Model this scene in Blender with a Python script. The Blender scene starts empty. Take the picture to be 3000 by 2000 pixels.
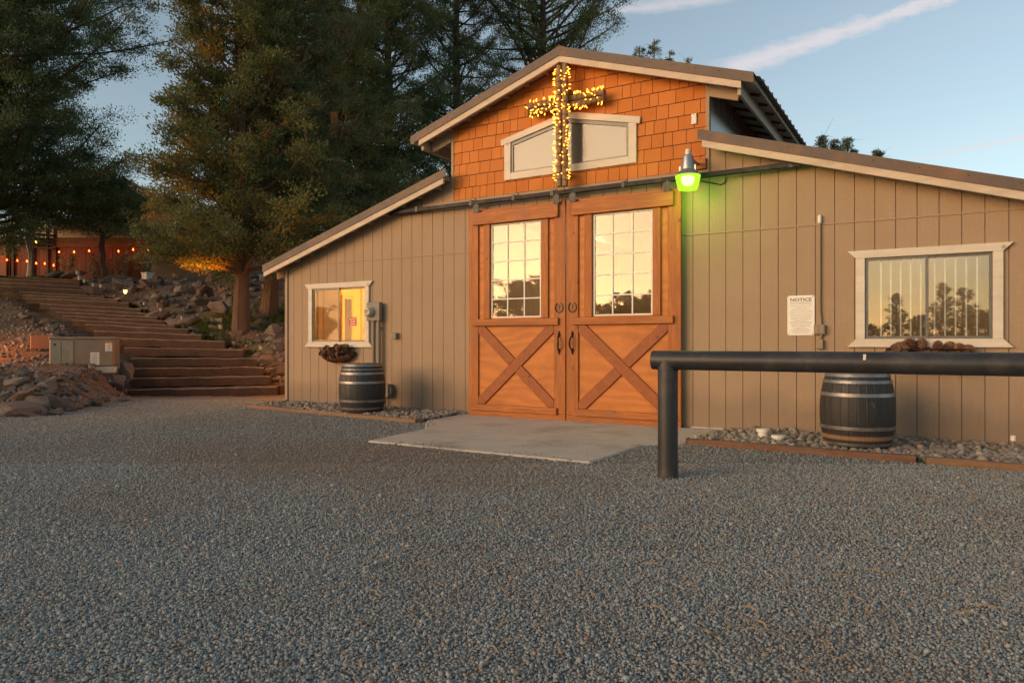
import bpy, math, random
import numpy as np
from mathutils import Vector, noise as mnoise
R_ = math.radians
# ---------------------------------------------------------------- camera frame used to survey the place
F, HY, CH, CD, YAW = 2092.0, 1004.0, 1.05, 8.6, R_(30.87)
SN, CS = math.sin(YAW), math.cos(YAW)
def LD(L, D, z=0.0): return (-SN*D + CS*L, -CD + CS*D + SN*L, z)
def toLD(x, y): return (CS*x + SN*(y+CD), -SN*x + CS*(y+CD))
def at(px, py, D):
    x, y, _ = LD((px-1500)/F*D, D); return (x, y, CH + (HY-py)/F*D)
def wallp(px, py, y=0.0):
    l = (px-1500)/F; D = (y+CD)/(CS+SN*l); return at(px, py, D)

scene = bpy.context.scene
col = scene.collection
XC = -4.27

# ---------------------------------------------------------------- mesh helpers
class MB:
    def __init__(s): s.v = []; s.f = []
    def add(s, vs, fs):
        o = len(s.v); s.v += [tuple(p) for p in vs]; s.f += [tuple(i+o for i in f) for f in fs]; return s
    def box(s, x0, x1, y0, y1, z0, z1):
        return s.add([(x0,y0,z0),(x1,y0,z0),(x1,y1,z0),(x0,y1,z0),(x0,y0,z1),(x1,y0,z1),(x1,y1,z1),(x0,y1,z1)],
                     [(3,2,1,0),(4,5,6,7),(0,1,5,4),(1,2,6,5),(2,3,7,6),(3,0,4,7)])
    def bar(s, p, q, w, t, up=(0,0,1)):
        p, q = Vector(p), Vector(q); d = (q-p).normalized(); u = Vector(up)
        sd = d.cross(u).normalized(); u = sd.cross(d).normalized()
        vs = [p+sd*a*w/2+u*b*t/2 for a, b in ((-1,-1),(1,-1),(1,1),(-1,1))] + [q+sd*a*w/2+u*b*t/2 for a, b in ((-1,-1),(1,-1),(1,1),(-1,1))]
        return s.add(vs, [(0,1,2,3),(7,6,5,4),(0,4,5,1),(1,5,6,2),(2,6,7,3),(3,7,4,0)])
    def prism(s, pts, y0, y1):          # polygon in x-z, extruded along y
        n = len(pts)
        vs = [(x,y0,z) for x, z in pts] + [(x,y1,z) for x, z in pts]
        return s.add(vs, [tuple(range(n)), tuple(range(2*n-1, n-1, -1))] + [(i, i+n, (i+1)%n+n, (i+1)%n) for i in range(n)])
    def tube(s, pts, r, n=8, cap=True):
        pts = [Vector(p) for p in pts]; k = len(pts)
        rs = r if isinstance(r, (list, tuple)) else [r]*k
        ref = Vector((0,0,1)); vs = []
        for i, p in enumerate(pts):
            d = (pts[min(i+1,k-1)]-pts[max(i-1,0)]).normalized()
            if abs(d.dot(ref)) > .95: ref = Vector((1,0,0)) if abs(d.x) < .9 else Vector((0,1,0))
            a = d.cross(ref).normalized(); b = a.cross(d).normalized()
            for j in range(n):
                t = 2*math.pi*j/n; vs.append(p + (a*math.cos(t)+b*math.sin(t))*rs[i])
        fs = [(i*n+j, i*n+(j+1)%n, (i+1)*n+(j+1)%n, (i+1)*n+j) for i in range(k-1) for j in range(n)]
        if cap: fs += [tuple(range(n-1,-1,-1)), tuple((k-1)*n+j for j in range(n))]
        return s.add(vs, fs)
    def lathe(s, prof, c=(0,0,0), n=24, a0=0, a1=2*math.pi):
        full = abs(a1-a0-2*math.pi) < 1e-6; m = n if full else n+1; vs = []
        for r, z in prof:
            for j in range(m):
                t = a0+(a1-a0)*j/n; vs.append((c[0]+r*math.cos(t), c[1]+r*math.sin(t), c[2]+z))
        fs = [(i*m+j, i*m+(j+1)%m, (i+1)*m+(j+1)%m, (i+1)*m+j) for i in range(len(prof)-1) for j in range(m if full else n)]
        if full:
            if prof[0][0] > 1e-4: fs.append(tuple(range(m-1,-1,-1)))
            if prof[-1][0] > 1e-4: fs.append(tuple((len(prof)-1)*m+j for j in range(m)))
        return s.add(vs, fs)
    def build(s, name, mat, parent=None, smooth=False, bevel=0, seg=1):
        me = bpy.data.meshes.new(name); o = bpy.data.objects.new(name, me); col.objects.link(o)
        off = Vector((0,0,0)); p = parent
        while p: off += p.location; p = p.parent
        me.from_pydata([(x-off.x, y-off.y, z-off.z) for x, y, z in s.v], [], s.f)
        me.update()
        if mat: me.materials.append(mat)
        if smooth:
            me.polygons.foreach_set('use_smooth', [True]*len(me.polygons))
            me.set_sharp_from_angle(angle=R_(40))
        if bevel:
            b = o.modifiers.new('Bevel', 'BEVEL'); b.width = bevel; b.segments = seg; b.limit_method = 'ANGLE'
        if parent: o.parent = parent
        return o
def big_mesh(name, V, faces_n, mat, parent=None, attr=None, smooth=False):
    """V (n,3); faces all with faces_n corners, given as consecutive or an index array"""
    idx, k = faces_n
    me = bpy.data.meshes.new(name); me.vertices.add(len(V)); me.vertices.foreach_set('co', V.astype(np.float32).ravel())
    nf = len(idx)//k
    me.loops.add(len(idx)); me.loops.foreach_set('vertex_index', idx.astype(np.int32))
    me.polygons.add(nf); me.polygons.foreach_set('loop_start', np.arange(0, nf*k, k, dtype=np.int32))
    me.update(calc_edges=True)
    if smooth: me.polygons.foreach_set('use_smooth', np.ones(nf, dtype=bool))
    for an, av in (attr or {}).items():
        a = me.attributes.new(an, 'FLOAT', 'POINT'); a.data.foreach_set('value', av.astype(np.float32))
    me.materials.append(mat)
    o = bpy.data.objects.new(name, me); col.objects.link(o)
    if parent: o.parent = parent
    return o
def tag(o, label=None, cat=None, group=None, kind=None):
    if label: o['label'] = label
    if cat: o['category'] = cat
    if group: o['group'] = group
    if kind: o['kind'] = kind
    return o
def empty(name, loc, label, cat, group=None):
    o = bpy.data.objects.new(name, None); col.objects.link(o); o.location = loc; o.empty_display_size = .1
    return tag(o, label, cat, group)
def kids(o): return [c for c in o.children]
def copy_tree(o, parent=None):
    c = o.copy(); col.objects.link(c); c.parent = parent
    for ch in list(o.children): copy_tree(ch, c)
    return c

# ---------------------------------------------------------------- materials
def newmat(name):
    m = bpy.data.materials.new(name); m.use_nodes = True; nt = m.node_tree
    for n in list(nt.nodes): nt.nodes.remove(n)
    out = nt.nodes.new('ShaderNodeOutputMaterial')
    return m, nt, out
def ND(nt, t, **kw):
    n = nt.nodes.new(t)
    for k, v in kw.items():
        if k.startswith('i_'):
            key = k[2:]; key = int(key) if key.isdigit() else key.replace('_', ' ')
            if isinstance(v, bpy.types.NodeSocket): nt.links.new(v, n.inputs[key])
            else: n.inputs[key].default_value = v
        else: setattr(n, k, v)
    return n
def ramp(nt, fac, stops, interp='LINEAR'):
    r = nt.nodes.new('ShaderNodeValToRGB'); r.color_ramp.interpolation = interp
    e = r.color_ramp.elements
    while len(e) < len(stops): e.new(.5)
    for el, (p, c) in zip(e, stops): el.position = p; el.color = (*c, 1) if len(c) == 3 else c
    nt.links.new(fac, r.inputs[0]); return r.outputs[0]
def mixc(nt, f, a, b, mode='MIX'):
    n = nt.nodes.new('ShaderNodeMix'); n.data_type = 'RGBA'; n.blend_type = mode
    for s, v in ((0, f), (6, a), (7, b)):
        if isinstance(v, bpy.types.NodeSocket): nt.links.new(v, n.inputs[s])
        elif s == 0: n.inputs[0].default_value = v
        else: n.inputs[s].default_value = (*v, 1)
    return n.outputs[2]
def coords(nt, scale=(1,1,1), obj=True):
    tc = ND(nt, 'ShaderNodeTexCoord'); mp = ND(nt, 'ShaderNodeMapping'); mp.inputs['Scale'].default_value = scale
    nt.links.new(tc.outputs['Object' if obj else 'Generated'], mp.inputs['Vector']); return mp.outputs[0]
def noise(nt, vec, sc, det=4, rough=.6, dist=0):
    n = ND(nt, 'ShaderNodeTexNoise', i_Vector=vec, i_Scale=sc, i_Detail=det, i_Roughness=rough, i_Distortion=dist); return n.outputs[0]
def bump(nt, h, st=.3, d=.01, nrm=None):
    b = ND(nt, 'ShaderNodeBump', i_Height=h, i_Strength=st, i_Distance=d)
    if nrm: nt.links.new(nrm, b.inputs['Normal'])
    return b.outputs[0]
def pbsdf(nt, out, color, rough=.7, metal=0, nrm=None, spec=.5):
    p = ND(nt, 'ShaderNodeBsdfPrincipled')
    for k, v in (('Base Color', color), ('Roughness', rough), ('Metallic', metal), ('Specular IOR Level', spec)):
        if isinstance(v, bpy.types.NodeSocket): nt.links.new(v, p.inputs[k])
        elif k == 'Base Color': p.inputs[k].default_value = (*v, 1)
        else: p.inputs[k].default_value = v
    if nrm: nt.links.new(nrm, p.inputs['Normal'])
    nt.links.new(p.outputs[0], out.inputs[0]); return p
def generic(name, c, c2=None, sc=6, stretch=(1,1,1), rough=.7, metal=0, bs=.25, bd=.01, bsc=60, dirt=None, dsc=1.5, rnd=0.0, spec=.5):
    """two-tone noise, fine grain bump, broad dirt patches; rnd: per-object tone"""
    m, nt, out = newmat(name); v = coords(nt, stretch)
    c2 = c2 or tuple(x*.7 for x in c)
    k = mixc(nt, ramp(nt, noise(nt, v, sc, 6, .65), [(.3, (0,0,0)), (.7, (1,1,1))]), c, c2)
    if dirt:
        k = mixc(nt, ramp(nt, noise(nt, coords(nt), dsc, 5, .7), [(.5, (0,0,0)), (.72, (.8,.8,.8))]), k, dirt)
    if rnd:
        oi = ND(nt, 'ShaderNodeObjectInfo'); h = ND(nt, 'ShaderNodeMapRange', i_0=oi.outputs['Random'], i_3=1-rnd, i_4=1+rnd)
        k = mixc(nt, 1.0, k, h.outputs[0], 'MULTIPLY')
    pbsdf(nt, out, k, rough, metal, bump(nt, noise(nt, v, bsc, 3, .6), bs, bd), spec); return m
def wood(name, c, c2, axis='z', rough=.65, sc=9, gl=14, bs=.35, dirt=None, bd=.006, spec=.35):
    """board grain: noise stretched along the axis plus rings and knots"""
    st = {'x': (1/gl,1,1), 'y': (1,1/gl,1), 'z': (1,1,1/gl)}[axis]
    m, nt, out = newmat(name); v = coords(nt, st)
    g = noise(nt, v, sc*6, 6, .7, .6); w = noise(nt, v, sc*1.2, 3, .5, 1.0)
    k = mixc(nt, ramp(nt, g, [(.32, (0,0,0)), (.68, (1,1,1))]), c, c2)
    k = mixc(nt, ramp(nt, w, [(.35, (.0,)*3), (.75, (.6,)*3)]), k, tuple(x*.75 for x in c2))
    kn = ND(nt, 'ShaderNodeTexVoronoi', i_Vector=coords(nt, (1, 1, 1)), i_Scale=3.2)
    k = mixc(nt, ramp(nt, kn.outputs['Distance'], [(.03, (.8,)*3), (.1, (0,)*3)]), k, tuple(x*.4 for x in c2))
    if dirt: k = mixc(nt, ramp(nt, noise(nt, coords(nt), 2.2, 5, .7), [(.52, (0,0,0)), (.75, (.75,)*3)]), k, dirt)
    pbsdf(nt, out, k, rough, 0, bump(nt, g, bs, bd), spec); return m
def emit(name, c, s):
    m, nt, out = newmat(name); e = ND(nt, 'ShaderNodeEmission', i_Color=(*c,1), i_Strength=s); nt.links.new(e.outputs[0], out.inputs[0]); return m
def glass(name, refl=.4, rough=.0, tint=(.9,.92,.9), wav=.02):
    m, nt, out = newmat(name)
    n = bump(nt, noise(nt, coords(nt), 1.6, 2, .4), wav, .05)
    g = ND(nt, 'ShaderNodeBsdfGlossy', i_Roughness=rough, i_Color=(1,1,1,1), i_Normal=n)
    t = ND(nt, 'ShaderNodeBsdfTransparent', i_Color=(*tint,1))
    x = ND(nt, 'ShaderNodeMixShader', i_0=refl, i_1=t.outputs[0], i_2=g.outputs[0]); nt.links.new(x.outputs[0], out.inputs[0]); return m

M = {}
def siding_mat(name, c):
    m, nt, out = newmat(name)
    st = noise(nt, coords(nt, (14,14,.6)), 3, 5, .6); pa = noise(nt, coords(nt), 1.3, 5, .65); fi = noise(nt, coords(nt, (1,1,.35)), 90, 3, .6)
    k = mixc(nt, ramp(nt, st, [(.3,(0,)*3),(.75,(.55,)*3)]), c, tuple(x*.8 for x in c))
    k = mixc(nt, ramp(nt, pa, [(.42,(0,)*3),(.72,(.75,)*3)]), k, (c[0]*.84, c[1]*.82, c[2]*.78))
    k = mixc(nt, ramp(nt, fi, [(.35,(0,)*3),(.7,(.35,)*3)]), k, tuple(x*.62 for x in c))
    # splash dirt along the foot of the wall
    sx = ND(nt, 'ShaderNodeSeparateXYZ', i_0=coords(nt))
    ad = ND(nt, 'ShaderNodeMath', operation='MULTIPLY_ADD', i_0=pa, i_1=-.5, i_2=sx.outputs[2])
    k = mixc(nt, ramp(nt, ad.outputs[0], [(.0,(.55,)*3),(.25,(0,)*3)]), k, (.20,.15,.11))
    pbsdf(nt, out, k, .75, 0, bump(nt, fi, .35, .006), .3); return m
M['siding'] = siding_mat('siding_paint', (.40,.288,.19))
M['siding_trim'] = generic('siding_trim_paint', (.37,.27,.18), (.32,.23,.155), 5, rough=.75, bsc=70)
M['trim'] = wood('white_trim_paint', (.70,.64,.54), (.64,.57,.47), 'x', .6, 6, 10, .25, (.5,.42,.33))
M['flash'] = generic('weathered_flashing', (.095,.08,.07), (.15,.105,.08), 2.2, (1,1,1), .65, .1, .2, .004, 40, (.24,.125,.07), 2.6)
M['roof'] = generic('brown_metal_roof', (.19,.155,.13), (.23,.165,.125), 3, rough=.5, metal=.3, bs=.1)
M['soffit'] = generic('dark_soffit', (.30,.235,.19), (.23,.17,.135), 4, rough=.85)
M['soffit2'] = generic('soffit_batten_paint', (.09,.07,.055), rough=.85)
M['underside'] = generic('grey_roof_underside', (.46,.42,.38), (.36,.30,.25), 3, rough=.7)
M['fascia'] = wood('pale_fascia_paint', (.62,.52,.40), (.54,.43,.32), 'x', .6, 6, 10, .3, (.4,.3,.2))
M['eave'] = generic('eave_board_paint', (.42,.37,.31), (.34,.28,.22), 4, rough=.6)
def shingle_mat():
    m, nt, out = newmat('orange_shingles'); v = coords(nt, (3,1,.4))
    g = noise(nt, v, 38, 5, .7); at_ = ND(nt, 'ShaderNodeAttribute', attribute_name='tone').outputs['Fac']
    k = mixc(nt, ramp(nt, g, [(.3,(0,)*3),(.7,(1,)*3)]), (.52,.168,.028), (.44,.135,.022))
    k = mixc(nt, at_, k, (.56,.195,.038)); k = mixc(nt, ramp(nt, noise(nt, coords(nt), 1.5, 4), [(.5,(0,)*3),(.75,(.5,)*3)]), k, (.37,.11,.022))
    pbsdf(nt, out, k, .7, 0, bump(nt, g, .4, .006), .3); return m
M['shingle'] = shingle_mat()
DC, DC2 = (.54,.19,.038), (.30,.085,.018)
for ax in 'xyz': M['door_'+ax] = wood('stained_door_wood_'+ax, DC, DC2, ax, .55, 9, 13, .45, (.27,.12,.055))
def ply_mat():
    m, nt, out = newmat('stained_plywood'); v = coords(nt, (.45,1,1.5))
    w = ND(nt, 'ShaderNodeTexWave', i_Vector=v, i_Scale=1.3, i_Distortion=26, i_Detail=4, i_Detail_Scale=.7, bands_direction='Z')
    k = mixc(nt, ramp(nt, w.outputs[0], [(.1,(0,)*3),(.95,(.38,)*3)]), (.55,.195,.042), (.34,.10,.022))
    k = mixc(nt, ramp(nt, noise(nt, coords(nt), 2.5, 5), [(.5,(0,)*3),(.75,(.5,)*3)]), k, (.29,.085,.022))
    pbsdf(nt, out, k, .55, 0, bump(nt, w.outputs[0], .2, .004), .35); return m
M['ply'] = ply_mat()
M['steel'] = generic('worn_black_steel', (.016,.017,.019), (.03,.03,.033), 7, (1,1,1), .5, .0, .15, .003, 60, (.10,.10,.105), 3, spec=.15)
M['iron'] = generic('dark_iron', (.035,.028,.024), (.07,.05,.038), 20, rough=.45, metal=.7)
M['bracket'] = generic('zinc_bracket', (.035,.035,.035), (.075,.075,.075), 14, rough=.5, metal=.3)
M['vinyl'] = generic('white_vinyl', (.72,.72,.68), (.66,.66,.62), 5, rough=.4, bs=.05)
M['sash'] = generic('grey_aluminium_sash', (.11,.115,.11), (.15,.15,.14), 8, rough=.45, metal=.5)
M['glass_door'] = glass('door_glass', .046, .004)
M['glass_gable'] = glass('hazy_gable_glass', .034, .12)
M['glass_right'] = glass('right_window_glass', .11, .004)
M['glass_left'] = glass('left_window_glass', .012, .0)
M['log'] = wood('weathered_log', (.36,.25,.145), (.19,.125,.07), 'z', .8, 14, 16, .7, bd=.012)
M['log_x'] = wood('weathered_log_crosswise', (.33,.22,.125), (.17,.11,.06), 'x', .8, 14, 16, .7, bd=.012)
M['wire'] = generic('green_wire', (.02,.035,.025), rough=.5)
M['bulb'] = emit('warm_bulb', (1,.33,.03), 1.6)
M['redbulb'] = emit('red_bulb', (1,.055,.008), 6.5)
M['pipe'] = generic('black_painted_pipe', (.020,.022,.024), (.036,.038,.04), 5, rough=.45, metal=0, bs=.3, bd=.004, bsc=45, dirt=(.085,.075,.068), dsc=3.5)
def barrel_mat():
    m, nt, out = newmat('black_barrel_staves'); v = coords(nt, (1,1,.12))
    g = noise(nt, v, 45, 5, .7); ch = noise(nt, coords(nt, (1,1,.45)), 26, 6, .75); at_ = ND(nt, 'ShaderNodeAttribute', attribute_name='tone').outputs['Fac']
    k = mixc(nt, ramp(nt, g, [(.3,(0,)*3),(.7,(1,)*3)]), (.020,.021,.023), (.040,.039,.038))
    k = mixc(nt, ramp(nt, ch, [(.635,(0,)*3),(.67,(1,)*3)]), k, (.24,.19,.14))
    k = mixc(nt, at_, k, (.36,.20,.10))
    pbsdf(nt, out, k, .5, 0, bump(nt, g, .45, .006), .4); return m
M['barrel'] = barrel_mat()
M['hoop'] = generic('galvanised_hoop', (.34,.34,.33), (.22,.22,.22), 12, rough=.42, metal=.75, dirt=(.22,.11,.05), dsc=7)
M['barrelhead'] = wood('barrel_head_oak', (.30,.17,.08), (.16,.09,.045), 'x')
M['galv'] = generic('galvanised_metal', (.40,.41,.42), (.30,.31,.32), 10, rough=.38, metal=.75, bs=.1)
M['greypaint'] = generic('grey_box_paint', (.22,.19,.155), (.18,.155,.125), 6, rough=.55)
M['tanpaint'] = generic('tan_conduit_paint', (.30,.225,.155), (.26,.195,.13), 8, rough=.65)
M['whiteplastic'] = generic('white_plastic', (.75,.74,.70), (.66,.63,.58), 8, rough=.4, bs=.05)
M['signwhite'] = generic('white_sign_metal', (.80,.78,.73), (.76,.74,.69), 6, rough=.4, bs=.03)
M['signbrown'] = generic('brown_sign_ink', (.16,.13,.085), rough=.6)
M['signgrey'] = generic('grey_sign_ink', (.33,.31,.28), rough=.6)
M['red'] = generic('red_sticker', (.6,.03,.03), (.55,.03,.03), rough=.5)
M['concrete'] = generic('broomed_concrete', (.56,.495,.415), (.46,.40,.335), 3, rough=.9, bs=.5, bd=.006, bsc=120, dirt=(.26,.225,.185), dsc=1.2)
M['timber'] = wood('old_railway_tie', (.095,.052,.030), (.040,.025,.017), 'x', .85, 8, 12, .8, (.10,.055,.035), .015)
M['timbertop'] = wood('skylit_weathered_tie_top', (.22,.16,.12), (.13,.095,.07), 'x', .9, 8, 12, .8, (.24,.19,.15), .015)  # weathering plus skylight on the tie tops, both put into this colour
M['border'] = wood('border_timber', (.30,.175,.095), (.2,.115,.065), 'x', .8, 8, 12, .5, (.2,.15,.1))
M['borderred'] = wood('reddish_border_timber', (.23,.125,.075), (.15,.075,.045), 'x', .8, 8, 12, .5, (.2,.13,.09))
M['bark'] = wood('juniper_bark', (.20,.125,.085), (.085,.055,.038), 'z', .95, 9, 9, 1.0, None, .04)
M['paletrunk'] = wood('pale_trunk_bark', (.34,.31,.27), (.2,.18,.16), 'z', .9, 9, 5, .8, None, .03)
def leaf_mat(name, stops):
    m, nt, out = newmat(name); t = ND(nt, 'ShaderNodeAttribute', attribute_name='tone').outputs['Fac']
    k = ramp(nt, t, stops)
    d = ND(nt, 'ShaderNodeBsdfDiffuse', i_Color=k); tr = ND(nt, 'ShaderNodeBsdfTranslucent', i_Color=k)
    x = ND(nt, 'ShaderNodeMixShader', i_0=.38, i_1=d.outputs[0], i_2=tr.outputs[0]); nt.links.new(x.outputs[0], out.inputs[0]); return m
M['leaf'] = leaf_mat('juniper_foliage', [(0,(.065,.098,.046)),(.35,(.135,.195,.088)),(.7,(.20,.255,.125)),(1,(.30,.30,.165))])
M['leafamberlit'] = leaf_mat('amber_lit_juniper_foliage', [(0,(.055,.080,.036)),(.3,(.115,.155,.07)),(.58,(.175,.19,.08)),(.75,(.29,.195,.055)),(1,(.38,.23,.065))])  # upper stops carry the amber light that falls on the left boughs
M['leafdry'] = leaf_mat('grey_green_juniper_foliage', [(0,(.062,.088,.046)),(.4,(.13,.17,.088)),(.75,(.20,.225,.12)),(1,(.29,.24,.17))])
def rock_mat():
    m, nt, out = newmat('basalt_rock'); oi = ND(nt, 'ShaderNodeObjectInfo').outputs['Random']
    v = coords(nt); base = ramp(nt, oi, [(0,(.12,.115,.11)),(.25,(.19,.13,.105)),(.5,(.25,.205,.17)),(.7,(.16,.16,.15)),(.85,(.27,.155,.115)),(1,(.22,.22,.19))])
    n1 = noise(nt, v, 5, 8, .7); k = mixc(nt, ramp(nt, n1, [(.38,(0,)*3),(.7,(.7,)*3)]), base, (.08,.068,.06))
    k = mixc(nt, ramp(nt, noise(nt, v, 2.3, 6, .75), [(.58,(0,)*3),(.66,(.7,)*3)]), k, (.28,.29,.22))
    pbsdf(nt, out, k, .92, 0, bump(nt, noise(nt, v, 14, 8, .7), .8, .04), .25); return m
M['rock'] = rock_mat()
def yard_dirt(nt, k, v):
    """brown fines: faint patches everywhere, a trodden band in front of the apron and doors"""
    n = noise(nt, v, .8, 6, .7); k = mixc(nt, ramp(nt, noise(nt, v, .55, 5, .65), [(.5,(0,)*3),(.72,(.4,)*3)]), k, (.24,.17,.115))
    mp = ND(nt, 'ShaderNodeMapping', i_0=v); mp.inputs['Location'].default_value = (1.9,2.9,0); mp.inputs['Scale'].default_value = (.42,.75,0)
    d = ND(nt, 'ShaderNodeVectorMath', operation='LENGTH', i_0=mp.outputs[0]).outputs['Value']
    e = ND(nt, 'ShaderNodeMath', operation='MULTIPLY_ADD', i_0=n, i_1=-1.0, i_2=d); return mixc(nt, ramp(nt, e.outputs[0], [(-.0,(.42,)*3),(.6,(0,)*3)]), k, (.25,.165,.105))
def stone_mat(name, stops, rough=.85, dirt=False):
    m, nt, out = newmat(name); t = ND(nt, 'ShaderNodeAttribute', attribute_name='tone').outputs['Fac']
    k = ramp(nt, t, stops); v = coords(nt)
    k = mixc(nt, ramp(nt, noise(nt, v, 170, 4, .6), [(.35,(0,)*3),(.7,(.35,)*3)]), k, (.05,.05,.05))
    if dirt: k = yard_dirt(nt, k, v)
    pbsdf(nt, out, k, rough, 0, bump(nt, noise(nt, v, 220, 3, .6), .4, .003), .3); return m
GST = [(0,(.215,.234,.226)),(.3,(.305,.330,.316)),(.6,(.372,.400,.384)),(.82,(.43,.445,.42)),(.9,(.33,.21,.15)),(.95,(.44,.33,.22)),(.985,(.46,.42,.37)),(1,(.48,.45,.41))]
M['gravel'] = stone_mat('gravel_stones', GST, dirt=True)
M['river'] = stone_mat('river_stones', [(0,(.16,.13,.10)),(.35,(.27,.22,.17)),(.7,(.36,.29,.22)),(.9,(.30,.29,.27)),(1,(.46,.40,.33))])
M['straw'] = generic('dry_straw', (.40,.28,.15), (.30,.2,.1), 30, rough=.8)
def ground_mat():
    m, nt, out = newmat('ground_gravel_and_soil'); v = coords(nt)
    vo = ND(nt, 'ShaderNodeTexVoronoi', i_Vector=v, i_Scale=66); sp = ND(nt, 'ShaderNodeSeparateColor', i_0=vo.outputs['Color'])
    g = ramp(nt, sp.outputs[0], GST)
    g = mixc(nt, ramp(nt, vo.outputs['Distance'], [(.25,(0,)*3),(.62,(.75,)*3)]), g, (.045,.047,.05))
    g = yard_dirt(nt, g, v)
    s1 = noise(nt, v, 1.1, 6, .7); s2 = noise(nt, v, 26, 6, .75)
    s = mixc(nt, ramp(nt, s2, [(.35,(0,)*3),(.65,(1,)*3)]), (.115,.060,.036), (.24,.14,.088))
    s = mixc(nt, ramp(nt, s1, [(.45,(0,)*3),(.6,(.75,)*3)]), s, (.20,.165,.13))
    s = mixc(nt, ramp(nt, noise(nt, v, .9, 5, .6, .5), [(.56,(0,)*3),(.66,(.8,)*3)]), s, (.12,.15,.05))
    a = ND(nt, 'ShaderNodeAttribute', attribute_name='soil').outputs['Fac']
    a2 = ND(nt, 'ShaderNodeMath', operation='MULTIPLY_ADD', i_0=s2, i_1=.5, i_2=a); f = ramp(nt, a2.outputs[0], [(.62,(0,)*3),(.82,(1,)*3)])
    k = mixc(nt, f, g, s)
    hb = ND(nt, 'ShaderNodeMath', operation='SUBTRACT', i_0=s2, i_1=vo.outputs['Distance'])
    pbsdf(nt, out, k, .92, 0, bump(nt, hb.outputs[0], .8, .02), .25); return m
M['ground'] = ground_mat()
M['grass'] = leaf_mat('grass_blades', [(0,(.05,.075,.02)),(.6,(.09,.13,.035)),(1,(.22,.19,.09))])
M['gen'] = generic('orange_lit_generator_enclosure', (.25,.19,.125), (.21,.155,.10), 5, rough=.5, dirt=(.16,.12,.08), dsc=2)  # brown includes the orange light falling on the beige cabinet
M['vault'] = generic('lamp_tinted_vault_paint', (.27,.12,.055), (.20,.085,.04), 5, rough=.6)  # orange lamplight on the vault is put partly into its brown
M['genpale'] = generic('generator_grey_panel', (.26,.23,.17), (.22,.195,.145), 5, rough=.5, dirt=(.38,.34,.26), dsc=2)
M['label'] = generic('label_paper', (.72,.66,.56), (.65,.58,.48), 12, rough=.6)
M['orange'] = generic('orange_label', (.75,.16,.02), rough=.5)
M['housewall'] = generic('tan_house_wall', (.34,.25,.18), (.3,.22,.15), 4, rough=.8)
M['houseshingle'] = generic('brick_brown_shingles', (.20,.085,.055), (.15,.06,.04), 30, (1,1,2.5), .85)
M['greyroof'] = generic('mauve_grey_metal_roof', (.19,.17,.19), (.14,.13,.14), 3, (1,1,1), .45, .3)
M['redboard'] = wood('dark_red_boards', (.22,.07,.034), (.11,.036,.02), 'z', .7, 8, 12, .5)
M['rim'] = wood('brown_rim_board', (.27,.115,.05), (.19,.08,.035), 'x', .7)
M['deckdark'] = wood('dark_deck_rail', (.09,.045,.028), (.05,.028,.018), 'x', .7)
M['vine'] = generic('dry_vine', (.30,.20,.13), (.22,.15,.09), 20, rough=.85)
M['tank'] = generic('white_tank_paint', (.55,.57,.56), (.48,.5,.49), 3, rough=.45)
M['greywall'] = generic('grey_shed_wall', (.16,.15,.145), (.13,.12,.115), 4, (8,8,1), .8)
M['lampdark'] = generic('dark_lamp_metal', (.035,.035,.035), (.06,.06,.055), 10, rough=.5, metal=.4)
M['lampglass'] = generic('pale_lantern_glass', (.45,.42,.33), (.35,.33,.27), 14, rough=.35)
M['lampcap'] = generic('grey_lamp_cap', (.15,.16,.16), (.10,.11,.11), 10, rough=.45, metal=.3)
M['lampglow'] = emit('lit_lantern', (1,.42,.06), 5)
M['cone'] = generic('pine_cone_scales', (.27,.14,.075), (.13,.065,.04), 30, rough=.75)
M['coco'] = generic('coco_liner', (.22,.085,.045), (.12,.045,.025), 40, rough=.95, bs=.8)
M['room'] = generic('warm_room_wall', (.80,.50,.04), (.74,.46,.035), 3, rough=.8)
M['roomtrim'] = generic('room_door_trim', (.62,.42,.18), rough=.6)
M['hall'] = generic('hall_boards', (.34,.23,.14), (.25,.16,.10), 4, (6,6,.5), rough=.8)
M['roomdark'] = generic('dark_doorway', (.05,.045,.03), rough=.7)
M['curtain'] = generic('beige_curtain', (.50,.38,.24), (.42,.31,.19), 14, (6,6,.4), .9)
def screen_mat():
    m, nt, out = newmat('insect_screen')
    d = ND(nt, 'ShaderNodeBsdfDiffuse', i_Color=(.20,.155,.11,1)); t = ND(nt, 'ShaderNodeBsdfTransparent')
    x = ND(nt, 'ShaderNodeMixShader', i_0=.55, i_1=t.outputs[0], i_2=d.outputs[0]); nt.links.new(x.outputs[0], out.inputs[0]); return m
M['screen'] = screen_mat()
M['bars'] = generic('white_bars', (.8,.78,.72), rough=.35)
def bowl_mat():
    m, nt, out = newmat('green_lamp_bowl'); v = coords(nt); lw = ND(nt, 'ShaderNodeLayerWeight', i_0=.5)
    e = ND(nt, 'ShaderNodeEmission', i_Color=(.36,1,.025,1), i_Strength=.55); t = ND(nt, 'ShaderNodeBsdfTransparent', i_Color=(.8,1,.55,1))
    x = ND(nt, 'ShaderNodeMixShader', i_0=.45, i_1=e.outputs[0], i_2=t.outputs[0]); nt.links.new(x.outputs[0], out.inputs[0]); return m
M['bowl'] = bowl_mat()
M['core'] = emit('green_lamp_core', (.62,1,.22), 3.2)
M['corrug'] = None
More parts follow.
